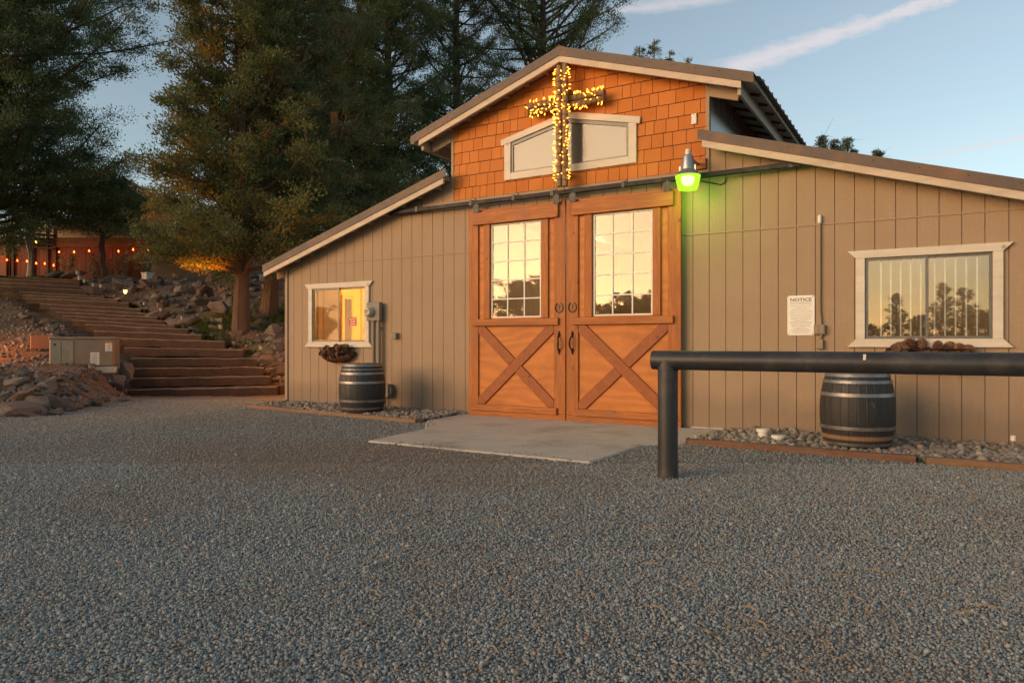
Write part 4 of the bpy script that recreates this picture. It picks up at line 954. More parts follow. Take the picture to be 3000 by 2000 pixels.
for i in range(46):
    a = math.pi*pr.uniform(.04,.96); lo_ = i < 26; k = pr.uniform(.70,.86) if lo_ else pr.uniform(.2,.82); cone_at((cxb-.39*k*math.cos(a), -.03-.19*k*math.sin(a), .875+pr.uniform(-.03,.03) if lo_ else .945+pr.uniform(-.02,.03)), pr, 'brown pine cone heaped in the half round basket under the left window', 'pine cones in the left wall basket')
rbk = empty('wall_basket', (-.10,-.12,.8), 'long black iron window box rack under the right window, partly behind the rail', 'basket')
m = MB()
for z in (.80,.90,.985): m.tube([(-.47,-.02,z),(-.47,-.22,z),(.27,-.22,z),(.27,-.02,z)], .008, 5)
for i in range(12): x = -.47+.74*i/11; m.tube([(x,-.22,.985),(x,-.22,.80),(x,-.03,.79)], .005, 4)
m.build('rack', M['iron'], rbk); m = MB(); m.box(-.46,.26,-.21,-.03,.805,.93); m.build('liner', M['coco'], rbk)
for i in range(20): cone_at((pr.uniform(-.43,.23), pr.uniform(-.20,-.07), .965+pr.uniform(0,.03)), pr, 'brown pine cone in the black rack under the right window', 'pine cones in the right window rack', 1.15)

# border timbers, pipes in the beds
def beam(name, p, q, w, h, z0, mat, label, cat):
    m = MB(); rr = random.Random(int(abs(p[0])*100)); n = 9; P, Q = Vector((p[0],p[1],z0+h/2)), Vector((q[0],q[1],z0+h/2)); d = (Q-P).normalized(); s = Vector((-d.y,d.x,0)); V = []
    for i in range(n):
        c = P.lerp(Q,i/(n-1))+Vector((0,0,rr.uniform(-.006,.006)))
        for a,b in ((-1,-1),(1,-1),(1,1),(-1,1)): V.append(c+s*a*w/2*rr.uniform(.94,1.04)+Vector((0,0,b*h/2)))
    m.add(V, [(i*4+j,(i+1)*4+j,(i+1)*4+(j+1)%4,i*4+(j+1)%4) for i in range(n-1) for j in range(4)]+[(3,2,1,0),tuple((n-1)*4+j for j in range(4))])
    o = m.build(name, mat, None, bevel=.008); tag(o, label, cat); return o
beam('border_timber', (-9.60,-.86), (-5.86,-1.20), .085, .062, -.01, M['border'], 'tan wooden border timber edging the stone bed under the left barrel', 'timber')
beam('border_timber', (-2.24,-1.29), (-.17,-1.42), .085, .072, -.01, M['borderred'], 'reddish border timber edging the stone bed under the right barrel', 'timber')
beam('border_timber', (-.10,-1.44), (2.2,-1.46), .085, .072, -.01, M['border'], 'greyish tan border timber at the right edge beyond the reddish one', 'timber')
def cap(p, label, r=.062, h=.10):
    o = empty('drain_cap', (p[0],p[1],0), label, 'drain pipe')
    m = MB(); m.lathe([(r*.9,0),(r*.9,h*.75),(r,h*.76)], (p[0],p[1],.0), 20); m.build('pipe', M['whiteplastic'], o, smooth=True)
    m = MB(); m.lathe([(r*1.16,h*.77),(r*1.16,h),(r*1.05,h*1.03),(r*.4,h*1.04),(0,h*1.04)], (p[0],p[1],.0), 20); m.build('lid', M['whiteplastic'], o, smooth=True)
cap((-1.62,-.62), 'white capped drain pipe nearer the wall in the right stone bed', .062, .125); cap((-1.42,-.86), 'lower white capped drain pipe in the right stone bed', .064, .095)
sp = empty('standpipe', (.60,-.42,0), 'short grey standpipe with a white cap at the right end of the stone bed', 'pipe')
m = MB(); m.tube([(.60,-.42,0),(.60,-.42,.13)], .016, 10); m.build('pipe', M['greypaint'], sp); m = MB(); m.lathe([(.022,0),(.022,.04),(.018,.05),(0,.052)], (.60,-.42,.13), 12); m.build('cap', M['whiteplastic'], sp)
# hitching rail
p0 = LD(1.178, 5.60); p1 = LD(3.30, 4.35); dv = Vector((p1[0]-p0[0], p1[1]-p0[1], 0)); du = dv.normalized()
hr = empty('hitching_rail', (p0[0],p0[1],0), 'black painted steel pipe hitching rail in front of the barn', 'hitching rail')
A = Vector((p0[0],p0[1],.915))-du*.075; Bp = Vector((p1[0],p1[1],.915))+du*1.6
m = MB(); k = 14; m.tube([A.lerp(Bp,i/(k-1)) for i in range(k)], .0745, 28); m.build('rail', M['pipe'], hr, smooth=True)
for q in (Vector((p0[0],p0[1],0))+du*.045, Vector((p1[0],p1[1],0))+du*1.5):
    m = MB(); rr = .0775; n = 28; zt = [(.915-math.sqrt(max(0,.0735**2-(rr*math.sin(2*math.pi*j/n))**2))) for j in range(n)]
    V = []; ax, ay = du, Vector((-du.y,du.x,0))
    for z in (-.15, .3, .6): 
        for j in range(n): V.append(q+ax*rr*math.cos(2*math.pi*j/n)+ay*rr*math.sin(2*math.pi*j/n)+Vector((0,0,z)))
    for j in range(n): V.append(q+ax*rr*math.cos(2*math.pi*j/n)+ay*rr*math.sin(2*math.pi*j/n)+Vector((0,0,zt[j]-.004)))
    m.add(V, [(i*n+j,i*n+(j+1)%n,(i+1)*n+(j+1)%n,(i+1)*n+j) for i in range(3) for j in range(n)]); m.build('post', M['pipe'], hr, smooth=True)
m = MB(); m.tube([A+du*.12+Vector((0,0,-.072)), A+du*.12+Vector((0,0,-.0801))], [.0815,.084], 24); m.build('weld', M['pipe'], hr, smooth=True)
m = MB()
t_ = (at(2540,1035,5.0)); q = Vector((t_[0],t_[1],0)); s = (q-Vector((A.x,A.y,0))).dot(du); c = A+du*s
nrm = Vector((du.y,-du.x,0)); 
for i in range(1):
    u = (nrm*.86+Vector((0,0,.51))).normalized(); w = du.cross(u).normalized(); cc = c+u*.0752
    m.add([cc-du*.009-w*.022,cc+du*.009-w*.022,cc+du*.009+w*.022,cc-du*.009+w*.022], [(0,1,2,3)])
m.build('weld_tag', M['label'], hr)
# hook under the left eave
hk = empty('cable_loop', (-9.72,-.2,2.28), 'small pale loop of cable under the tip of the left eave', 'cable')
x, y, z = wallp(808, 790, -.2); m = MB(); m.tube([(x+.035*math.cos(t), y, z+.03*math.sin(t)) for t in [i*.45 for i in range(15)]], .006, 5); m.build('loop', M['galv'], hk)

# ================================================================ hillside: staircase, rocks, lamps
st = empty('timber_staircase', LD((592-1500)/F*14.2, 14.2, 0), 'long outdoor staircase of dark old railway ties climbing the hillside', 'staircase')
sr = random.Random(9)
for i in range(20):
    (a, b), D = STEPPX[i], STEPD[i]
    dr = .25 if i < 3 else .1
    P = Vector(at(a[0], a[1], D)); Q = Vector(at(b[0], b[1], D+dr*.5)); h = .185 if i < 7 else .16; w = .19
    d = (Q-P).normalized(); s = Vector((-d.y, d.x, 0)).normalized(); n = 12; V = []
    for k in range(n):
        c = P.lerp(Q, k/(n-1))+Vector((0,0,sr.uniform(-.009,.009)))+s*sr.uniform(-.012,.012)
        for (u, z) in ((0,-h),(w,-h),(w,-.004),(.014+sr.uniform(0,.01),0),(0,-.016-sr.uniform(0,.012))): V.append(c+s*u+Vector((0,0,z)))
    m = MB(); m.add(V, [(k*5+j,(k+1)*5+j,(k+1)*5+(j+1)%5,k*5+(j+1)%5) for k in range(n-1) for j in range(5)]+[(4,3,2,1,0),tuple((n-1)*5+j for j in range(5))])
    so = m.build('step', M['timber'], st); so.data.materials.append(M['timbertop'])
    for k in range(n-1): so.data.polygons[k*5+2].material_index = 1; so.data.polygons[k*5+3].material_index = 1
    # gravel tread behind the tie
    nx, ny = 24, 6; V = []; Nz = P.z-.03
    for k in range(nx+1):
        c = P.lerp(Q, k/nx)
        for j in range(ny+1): V.append((c.x+s.x*(w*.9+.42*j/ny), c.y+s.y*(w*.9+.42*j/ny), c.z-.025+sr.uniform(-.014,.014)+.01*j/ny))
    V2 = V; m = MB(); m.add(V2, [(k*(ny+1)+j,(k+1)*(ny+1)+j,(k+1)*(ny+1)+j+1,k*(ny+1)+j+1) for k in range(nx) for j in range(ny)])
    m.build('tread', M['tread'] if 'tread' in M else M.setdefault('tread', generic('gravelly_tread', (.14,.085,.06), (.085,.055,.042), 30, rough=.95, bs=.9, bd=.02, bsc=90, dirt=(.13,.12,.115), dsc=1.4)), so)
# side ties beside the stairs
for (pa, pb, D0, D1, lab) in (((658,999),(838,1003),17.0,17.4,'log tie continuing the sixth step towards the barn wall'), ((812,1131),(846,1128),14.5,14.7,'short tie end between the bottom step and the barn corner'), ((795,1094),(842,1091),15.3,15.5,'short dark tie beside the red rock at the barn corner')):
    P, Q = Vector(at(*pa, D0)), Vector(at(*pb, D1)); m = MB(); m.bar(P-Vector((0,0,.09)), Q-Vector((0,0,.09)), .19, .18); tag(m.build('railway_tie', M['timber'], bevel=.01), lab, 'timber')

def rock_mesh(seed, cuts=15, sub=3):
    r = np.random.default_rng(seed); v, f = ico_base()
    for _ in range(sub): v, f = subdiv(v, f)
    v = v*1.0
    for _ in range(cuts):
        n = r.normal(size=3); n /= np.linalg.norm(n); k = r.uniform(.42,.8); d = v@n; v = v-np.outer(np.maximum(d-k,0), n)
    for i in range(len(v)):
        p = Vector(v[i]); v[i] = v[i]*(1+.10*mnoise.noise(p*1.7+Vector((seed,0,0)))+.045*mnoise.noise(p*5+Vector((0,seed,0)))+.02*mnoise.noise(p*13))
    me = bpy.data.meshes.new('rock'); me.from_pydata([tuple(p) for p in v], [], [tuple(q) for q in f]); me.materials.append(M['rock']); me.polygons.foreach_set('use_smooth', [True]*len(me.polygons)); me.set_sharp_from_angle(angle=R_(32)); return me
ROCKS = [rock_mesh(s) for s in range(9)]
rk = random.Random(77)
def rock(x, y, z, size, label, group=None, sc=None, rot=None):
    o = bpy.data.objects.new('rock', ROCKS[rk.randrange(9)]); col.objects.link(o); o.location = (x,y,z)
    s = sc or (rk.uniform(.8,1.3), rk.uniform(.7,1.1), rk.uniform(.5,.8)); o.scale = tuple(size*.5*q for q in s)
    o.rotation_euler = rot or (rk.uniform(-.4,.4), rk.uniform(-.4,.4), rk.uniform(0,6.28)); tag(o, label, 'rock', group); return o
def rock_px(px, py, D, wpx, label, sc=(1.2,.9,.75), sink=.0, rot=None, group=None):
    p = at(px, py, D); return rock(p[0], p[1], p[2]-sink, wpx*D/F, label, group, sc, rot)
HEAP = 'heap of basalt rocks at the left of the yard'
# the larger ones of the heap, one by one
rock_px(45,1207,10.2,150,'largest reddish brown boulder low at the left edge of the rock heap',(1.3,.9,.65),rot=(0,.25,.5))
rock_px(68,1162,10.7,85,'blue grey slab tilted on top of the boulders at the front of the rock heap',(1.2,.8,.5),rot=(.1,-.3,.5))
rock_px(118,1178,10.6,85,'grey rock with a pale banded top at the front of the rock heap',(1.1,.8,.6),rot=(.1,.1,.4))
rock_px(185,1185,11.0,95,'long pale grey rock slanting down to the gravel at the heap front',(1.35,.7,.5),rot=(0,.35,.5))
rock_px(125,1212,10.6,95,'dark triangular rock in the front row of the rock heap',(1.1,.8,.6),rot=(.3,.1,0))
rock_px(245,1183,11.5,48,'rounded brown rock near the right front of the rock heap',(1,.9,1),rot=(0,0,.3))
rock_px(280,1178,11.7,45,'upright blue grey rock at the right front of the rock heap',(.8,.8,1.1),rot=(.2,.1,0))
rock_px(130,1130,11.6,65,'tan rock high on the middle of the rock heap',(1.2,.8,.75),rot=(0,.2,.4))
rock_px(48,1125,11.6,75,'dark grey rock high on the left of the rock heap',(1.1,.9,.85),rot=(.2,-.2,.8))
rock_px(375,1085,14.0,60,'brown boulder leaning against the left ends of the lowest steps',(.9,.9,1.1),rot=(.2,.3,0))
rock_px(350,1120,13.6,62,'tan boulder below the others at the left end of the bottom step',(1,.9,1),rot=(.1,.2,.5))
spots = []
tries = 0
while len(spots) < 62 and tries < 4000:
    tries += 1
    D = rk.uniform(10.2, 13.4); L0 = np.interp(D, eD, eL); L = L0-rk.uniform(-.05, 2.1); 
    if L < -.76*D-.3: continue
    x, y, _ = LD(L, D); sz = rk.uniform(.16,.36)
    if D > 12.7 and -9.4 < L < -7.3: continue
    if any((x-a)**2+(y-b)**2 < ((sz+c)*.36)**2 for a,b,c in spots): continue
    spots.append((x,y,sz)); rock(x, y, tz(x,y)+sz*.08, sz, 'angular dark basalt rock in the heap beside the gravel yard', HEAP)
BANK = 'basalt rocks bedded in the bank right of the stairs'
spots = []; tries = 0
sL = [14.2+.5*i for i in range(20)]; sLr = [(b[1][0]-1500)/F*d for b, d in zip(STEPPX, sL)]
while len(spots) < 120 and tries < 8000:
    tries += 1
    D = rk.uniform(15.5, 25.2); Lr = np.interp(D, sL, sLr); w = 1.2+(D-15.5)*.42 if D < 22 else 6; L = Lr+.25+rk.uniform(0,1)**1.2*w
    if L > -5.2-.0*D: continue
    x, y, _ = LD(L, D); sz = rk.uniform(.25,.85)*(1 if D > 18 else .7)
    px = 1500+F*L/D
    if px > 830: continue
    if any((x-a)**2+(y-b)**2 < ((sz+c)*.38)**2 for a,b,c in spots): continue
    spots.append((x,y,sz)); rock(x, y, tz(x,y)+sz*.04, sz, 'grey brown basalt rock bedded in the bank right of the stairs', BANK)
LEFTB = 'rocks along the left edge of the stairs'
for i in range(30):
    D = rk.uniform(14.4, 23.5); Ll = np.interp(D, sL, [(b[0][0]-1500)/F*d for b, d in zip(STEPPX, sL)]); L = Ll-rk.uniform(.1,.9); x, y, _ = LD(L, D); sz = rk.uniform(.14,.42); rock(x, y, tz(x,y)+sz*.05, sz, 'low brown rock along the left edge of the stairs', LEFTB)
rock_px(780,1052,15.4,45,'pinkish boulder beside the leaning path light at the barn corner',(1.2,.9,.9),rot=(0,.1,.3))
rock_px(800,1070,15.2,26,'flat tan stone just below the pinkish boulder',(1.3,.9,.5)); rock_px(811,1112,14.6,32,'reddish wedge of rock by the bottom step and barn corner',(1.2,.8,.8))
rock_px(783,1083,15.0,30,'pale flat stone between the second and third steps at their right end',(1.2,.8,.5)); rock_px(832,1055,15.8,24,'small brown rock close to the barn corner uphill',(1,.9,.7))
rock_px(160,806,24.6,55,'long grey boulder at the top of the stairs below the striped plant',(1.4,.8,.6)); rock_px(202,806,24.6,60,'pale flat topped boulder at the head of the stairs',(1.5,.8,.5))
rock_px(640,900,19.0,75,'big pale boulder half hidden by dry brush left of the trunk',(1.2,.9,.8)); rock_px(580,880,20.0,60,'dark cracked boulder below the arched root',(1.1,.8,.8)); rock_px(463,872,21.2,42,'reddish pyramid shaped rock in the middle of the bank',(1,.9,.9)); rock_px(450,840,23.4,95,'broad flat grey ledge at the top of the bank',(1.4,.8,.45))
# arched root stump
ar = MB(); ar.tube([at(582,874,20.4),at(588,855,20.4),at(600,846,20.5),at(612,850,20.6),at(618,868,20.6)], [.10,.12,.13,.11,.09], 8)
tag(ar.build('arched_root', M['bark'], smooth=True), 'arched reddish root sticking out of the rocky bank', 'root')

# path lights
def path_light(px, yt, yb, D, label, lean=0.0, lit=False, big=1.0):
    b = Vector(at(px, yb, D)); t = Vector(at(px+lean, yt, D)); H = (t-b).length; ax = (t-b).normalized()
    o = empty('path_light', tuple(b), label, 'path light', 'solar path lights along the stairs'); q = ax.to_track_quat('Z','Y')
    def put(m): m.v = [tuple(q@Vector(v)+b) for v in m.v]; return m
    hl = .11*big; r = .045*big
    put(MB().tube([(0,0,-.1),(0,0,H-hl)], .010, 6)).build('stake', M['lampdark'], o)
    put(MB().lathe([(.02,H-hl-.015),(r*.75,H-hl),(r,H-.03),(r*.9,H-.028)], (0,0,0), 12)).build('lantern', M['lampglow'] if lit else M['lampglass'], o, smooth=True)
    put(MB().lathe([(r*1.7,H-.03),(r*1.75,H-.022),(r*.8,H-.004),(0,H)], (0,0,0), 14)).build('cap', M['lampcap'], o, smooth=True)
path_light(761,1008,1058,15.4,'path light leaning to the right by the pinkish boulder at the barn corner',4)
path_light(646,948,998,16.9,'path light standing on the end of the sixth step')
path_light(534,923,962,18.1,'path light beside the eighth step halfway down the stairs')
path_light(472,899,938,19.0,'path light beside the ninth and tenth steps')
path_light(423,881,914,20.1,'dark path light beside the twelfth step in shadow')
path_light(367,847,885,21.0,'path light glowing orange beside the stairs, the only lit one',0,True)
path_light(296,830,868,21.9,'path light just right of the upper steps below the reddish bank rocks',0,False,1.15)
path_light(274,827,866,22.1,'path light at the right end of the upper steps, left of a close twin',0,False,1.15)
path_light(248,815,848,22.9,'path light near the top of the stairs, third from the top',0,False,1.2)
path_light(234,805,842,23.3,'path light near the top of the stairs, second from the top',0,False,1.5)
path_light(228,790,838,23.6,'tallest path light at the head of the stairs',0,False,1.5)

# generator and the block beside it
gD = 13.3
g0, g1 = at(143,1070,gD), at(333,1072,gD+.35); G0, G1 = Vector((g0[0],g0[1],0)), Vector((g1[0],g1[1],0)); gd = (G1-G0).normalized(); gn = Vector((-gd.y,gd.x,0)); gw = (G1-G0).length; gz = .60; gh = .565
ge = empty('standby_generator', (G0.x,G0.y,gz), 'low grey brown standby generator cabinet with warning label on the slope left of the stairs', 'generator')
def gbox(m, u0, u1, v0, v1, z0, z1):
    V = [G0+gd*u+gn*v+Vector((0,0,z)) for z in (z0,z1) for u,v in ((u0,v0),(u1,v0),(u1,v1),(u0,v1))]
    return m.add(V, [(3,2,1,0),(4,5,6,7),(0,1,5,4),(1,2,6,5),(2,3,7,6),(3,0,4,7)])
gbox(MB(),0,gw,0,.62,gz,gz+gh-.04).build('cabinet', M['gen'], ge, bevel=.03, seg=3)
gbox(MB(),-.012,gw+.012,-.016,.635,gz+gh-.055,gz+gh).build('lid', M['gen'], ge, bevel=.022, seg=3)
gbox(MB(),.025,gw*.185,-.012,-.001,gz+.02,gz+gh-.065).build('panel', M['genpale'], ge, bevel=.004)
gbox(MB(),gw*.195,gw*.37,-.012,-.001,gz+.02,gz+gh-.065).build('panel', M['genpale'], ge, bevel=.004)
gbox(MB(),.08,.12,-.018,-.0125,gz+gh-.16,gz+gh-.13).build('lock', M['iron'], ge)
gbox(MB(),-.01,gw+.01,-.01,.66,gz-.12,gz-.002).build('base', M['concrete'], ge)
lb2 = gbox(MB(),gw*.865,gw*.975,-.0022,-.0005,gz+gh-.275,gz+gh-.085).build('warning_label', M['label'], ge)
gbox(MB(),gw*.865,gw*.975,-.0042,-.0024,gz+gh-.12,gz+gh-.085).build('header', M['orange'], lb2)
def glines(m, u0, u1, za, zb, n, v):
    for i in range(n):
        z = za+(zb-za)*i/max(1,n-1); gbox(m, gw*u0, gw*(u1-(.02 if i%3 else 0)), v-.0012, v, z-.004, z+.004)
    return m
glines(MB(), .905,.965, gz+gh-.15, gz+gh-.26, 6, -.0024).build('print', M['signgrey'], lb2)
lb3 = gbox(MB(),gw*.635,gw*.775,-.0022,-.0005,gz+.03,gz+.27).build('data_label', M['label'], ge)
glines(MB(), .655,.755, gz+.23, gz+.06, 9, -.0024).build('print', M['signgrey'], lb3)
bk0 = at(88,1016,14.2); ob_ = MB(); c = Vector(bk0); V = [c+gd*u+gn*v+Vector((0,0,z)) for z in (-.05,.235) for u,v in ((0,0),(.42,0),(.42,.3),(0,.3))]
ob_.add(V, [(3,2,1,0),(4,5,6,7),(0,1,5,4),(1,2,6,5),(2,3,7,6),(3,0,4,7)]); tag(ob_.build('utility_vault', M['vault'], bevel=.015), 'low boxy utility vault lit orange behind the left end of the generator', 'utility box')

# ================================================================ deck, houses and yard things on top of the hill
def front(D0, px0, px1, D1=None):
    """a local frame on a wall that faces the yard: returns point(u, v, z) with u along the wall"""
    a, b = at(px0, HY, D0), at(px1, HY, D1 or D0); A, B = Vector((a[0],a[1],0)), Vector((b[0],b[1],0)); d = (B-A).normalized(); n = Vector((-d.y,d.x,0)); ln = (B-A).length
    def P(u, v, z): q = A+d*u+n*v; return Vector((q.x,q.y,z))
    return P, ln
def fbox(m, P, u0, u1, v0, v1, z0, z1):
    V = [P(u,v,z) for z in (z0,z1) for u,v in ((u0,v0),(u1,v0),(u1,v1),(u0,v1))]
    return m.add(V, [(3,2,1,0),(4,5,6,7),(0,1,5,4),(1,2,6,5),(2,3,7,6),(3,0,4,7)])
zpx = lambda y, D: CH+(HY-y)*D/F
DD = 27.0
P, ln = front(DD, -30, 426)
dk = empty('deck', tuple(P(0,0,3.2)), 'raised wooden deck with dark red board skirting and railing at the top of the hill', 'deck')
zt, zb_ = zpx(722,DD), 3.1; ug = lambda px: ln*(px+30)/456
m = MB(); u = 0; r5 = random.Random(2)
while u < ln: w = .145; fbox(m, P, u, min(u+w-.008,ln), 0+r5.uniform(0,.006), .03, zb_, zt+r5.uniform(-.01,0)); u += w
u0_ = ug(165)
m.build('skirting', M['redboard'], dk)
m = MB(); fbox(m, P, ug(165), ln+.1, -.05, -.005, zt-.02, zpx(698,DD)); m.build('rim_board', M['rim'], dk)
m = MB(); fbox(m, P, 0, ln, .0, 5.5, zpx(700,DD), zpx(698,DD)+.02); m.build('floor', M['deckdark'], dk)
for px in (25,36,95,137,160): m = MB(); u = ug(px); fbox(m, P, u, u+.09, -.06, .03, zb_, zpx(668,DD)); m.build('railing_post', M['deckdark'], dk)
for y0, y1 in ((683,690),(698,702),(709,713),(720,726)):
    m = MB(); V = []
    ua, ub = ug(-25), ug(162); za, zb2 = zpx(y0-4,DD), zpx(y1+10,DD)
    m.bar(P(ua,-.08,zpx(y0-6,DD)), P(ub,-.08,zpx(y0+9,DD)), .05, .10 if y0 == 683 else .06); m.build('rail', M['deckdark'], dk)
for px in (-12,6): m = MB(); u = ug(px); fbox(m, P, u, u+.24, -.12, -.02, 3.1, zpx(700,DD)); m.build('railing_post', M['rim'], dk)
# red lights
def red_string(pts, label, D):
    o = empty('string_lights', at(*pts[0], D), label, 'string lights', 'red string lights along the deck'); m = MB(); W = [Vector(at(x,y,D)) for x,y in pts]; wp = []
    for a, b in zip(W[:-1], W[1:]):
        for k in range(5): t = k/5; wp.append(a.lerp(b,t)+Vector((0,0,.05-.10*4*t*(1-t)*.6)))
    wp.append(W[-1]+Vector((0,0,.05))); m.tube(wp, .006, 4); m.build('wire', M['iron'], o)
    for w in W:
        s = MB(); s.lathe([(0,-.04),(.022,-.028),(.026,-.005),(.014,.025),(.010,.045),(0,.047)], (w.x,w.y,w.z), 10); s.build('bulb', M['redbulb'], o, smooth=True)
red_string([(-4,758),(20,761),(51,763),(79,765),(106,771),(131,772),(157,777)], 'lower string of red lights hanging along the left deck skirting', DD-.25)
red_string([(173,738),(217,738),(261,735),(303,739),(347,736),(390,731),(433,731)], 'upper string of red lights under the deck rim board', DD-.25)
# trellises with dry vines
def trellis(px0, px1, yt, yb, label, seed):
    D = DD-.45; o = empty('trellis', at((px0+px1)/2, yb, D), label, 'trellis', 'arched trellises against the deck skirting'); m = MB(); c = (px0+px1)/2; w = (px1-px0)/2
    pts = [at(px0,yb,D)]+[at(c-w*math.cos(math.pi*i/10), yt+w*.9-w*.9*math.sin(math.pi*i/10), D) for i in range(11)]+[at(px1,yb,D)]; m.tube(pts, .012, 5)
    for y in np.arange(yt+22, yb, 14): m.tube([at(px0,y,D),at(px1,y,D)], .006, 4)
    m.build('hoop', M['vine'], o); r = random.Random(seed); m = MB()
    for k in range(16):
        x = r.uniform(px0-3,px1+3); p = [at(x, yb+2, D-.02)]; y = yb
        for s in range(9):
            y -= r.uniform(5,10); x += r.uniform(-5,5)
            if y < yt+4: break
            p.append(at(x, y, D-r.uniform(0,.25)))
        if len(p) > 2: m.tube(p, [.018*(1-.7*i/len(p)) for i in range(len(p))], 4)
        for q in p[2:]:
            for _ in range(2): e = (q[0]+r.uniform(-.2,.2), q[1]+r.uniform(-.15,.05), q[2]+r.uniform(-.12,.15)); m.tube([q, e], [.007,.004], 3)
    m.build('vine', M['vine'], o)
trellis(265,294,723,818,'arched trellis with dry vine, middle of the red skirting',3); trellis(342,372,722,818,'arched trellis with dry vine near the right end of the red skirting',5); trellis(186,212,735,818,'low thin dry vine trellis at the left of the red skirting',8)
# house with gable behind the deck
DH = 36.0
P, ln = front(DH, 150, 640, 37.5); zg = 3.4
hs = empty('house', tuple(P(0,0,zg)), 'house behind the trees with tan trim and a brick brown shingled gable', 'house')
ux = lambda px: ln*(px-150)/490
pk = ux(378); ez = zpx(600,DH); pz = zpx(531,DH)
def gable(m, y0, y1, pts):
    n = len(pts); V = [P(u,y0,z) for u,z in pts]+[P(u,y1,z) for u,z in pts]
    return m.add(V, [tuple(range(n)), tuple(range(2*n-1,n-1,-1))]+[(i,i+n,(i+1)%n+n,(i+1)%n) for i in range(n)])
e0, e1 = ux(250), ux(506)
gable(MB(), 0, 8, [(e0,zpx(640,DH)),(e1,zpx(640,DH)),(e1,ez),(pk,pz-.12),(e0,ez)]).build('gable', M['houseshingle'], hs)
m = MB(); fbox(m, P, e0, e1, .03, 8, zg, zpx(640,DH)); fbox(m, P, 0, e0-.01, .5, 8, zg, zpx(655,DH)); fbox(m, P, e1+.01, ln, .5, 8, zg, zpx(650,DH)); m.build('wall', M['housewall'], hs)
for s, eu in ((-1,e0-.5),(1,e1+.5)):
    sl_ = (pz-ez)/(pk-e0); zz = pz-sl_*abs(eu-pk)
    pts = [(eu,zz-.0),(pk,pz),(pk,pz+.16),(eu,zz+.16)]; gable(MB(), -.5, 8.3, pts if s < 0 else pts[::-1]).build('roof', M['greyroof'], hs)
    pts = [(eu,zz-.24),(pk,pz-.24),(pk,pz-.005),(eu,zz-.005)]; gable(MB(), -.54, -.46, pts if s < 0 else pts[::-1]).build('barge_board', M['fascia'], hs)
m = MB(); fbox(m, P, ux(505), ux(512), -.1, .0, zg, zpx(600,DH)); m.build('corner_board', M['fascia'], hs)
for px0,px1,y0,y1 in ((300,350,668,705),(420,470,660,705)):
    m = MB(); fbox(m, P, ux(px0), ux(px1), -.03, .02, zpx(y1,DH), zpx(y0,DH)); w_ = m.build('window', M['trim'], hs); m = MB(); fbox(m, P, ux(px0)+.08, ux(px1)-.08, -.045, -.035, zpx(y1,DH)+.08, zpx(y0,DH)-.08); m.build('pane', M['glass_right'], w_)
# porch building at far left with mauve metal roof
P, ln = front(32.0, -160, 170, 31.0); DP = 32
ph = empty('porch_house', tuple(P(0,0,3.4)), 'porch with mauve grey metal roof and pale posts at the far left behind the deck', 'porch')
m = MB(); V = [P(0,-.3,zpx(656,DP)),P(ln,-.3,zpx(656,DP)),P(ln,5,zpx(585,DP)),P(0,5,zpx(585,DP))]; V += [v-Vector((0,0,.06)) for v in V]; m.add(V, [(0,1,2,3),(7,6,5,4),(0,4,5,1),(1,5,6,2),(2,6,7,3),(3,7,4,0)]); m.build('roof', M['greyroof'], ph)
m = MB(); fbox(m, P, 0, ln, -.36, -.31, zpx(657,DP)-.12, zpx(656,DP)+.02); m.build('gutter', M['fascia'], ph)
for px in (30,136,-60): m = MB(); u = ln*(px+160)/330; fbox(m, P, u, u+.16, -.1, .06, 3.2, zpx(657,DP)-.06); m.build('post', M['trim'], ph)
m = MB(); fbox(m, P, 0, ln, 4.6, 4.8, 3.3, zpx(592,DP)); m.build('wall', M['housewall'], ph)
for px0,px1 in ((-20,28),(40,88),(96,132)):
    u0, u1 = ln*(px0+160)/330, ln*(px1+160)/330; m = MB(); fbox(m, P, u0, u1, 4.53, 4.58, zpx(735,DP)+.3, zpx(668,DP)); w_ = m.build('window', M['trim'], ph); m = MB(); fbox(m, P, u0+.06, u1-.06, 4.50, 4.525, zpx(735,DP)+.36, zpx(668,DP)-.06); m.build('pane', M['winsunset'] if 'winsunset' in M else M.setdefault('winsunset', emit('sunset_pane_glow', (1,.72,.36), .55)), w_)  # sunset reflected in the porch panes, put in as a glow
pl = MB(); q = at(104,711,27.5); pl.lathe([(0,-.06),(.07,-.03),(.05,.02),(.02,.05),(0,.1)], q, 10); tag(pl.build('porch_lantern', M['lampglow'], smooth=True), 'small glowing orange lantern beside the pale trunk at the deck', 'lantern')
# small pale cabinet, grey shed, propane tank
q = at(433,818,26.6); m = MB(); m.box(q[0]-.17,q[0]+.17,q[1]-.15,q[1]+.15,q[2]-.05,q[2]+.22); cb = m.build('utility_cabinet', M['whiteplastic'], bevel=.02); tag(cb, 'small pale grey utility cabinet at the right end of the red skirting', 'utility box')
m = MB(); m.box(q[0]-.19,q[0]+.19,q[1]-.17,q[1]+.17,q[2]+.222,q[2]+.25); cbl = m.build('lid', M['whiteplastic'], cb)
P, ln = front(31, 445, 850); sh = empty('shed', tuple(P(0,0,3.3)), 'low dark grey shed beyond the trees behind the propane tank', 'shed')
m = MB(); fbox(m, P, 0, ln, 0, 3, 3.2, 5.6); m.build('wall', M['greywall'], sh); m = MB(); fbox(m, P, -.2, ln+.2, -.4, 3.3, 5.602, 5.75); m.build('roof', M['greyroof'], sh)
m = MB(); fbox(m, P, 0, ln, -.06, -.003, 3.1, 3.42); m.build('foundation', M['concrete'], sh)
q = at(690,832,29.0); tk = empty('propane_tank', (q[0],q[1],3.4), 'rounded white propane tank half hidden behind the juniper trunk', 'propane tank')
m = MB(); a = Vector((CS,SN,0)); c = Vector((q[0],q[1],zpx(826,29))); pts = []; rs = []
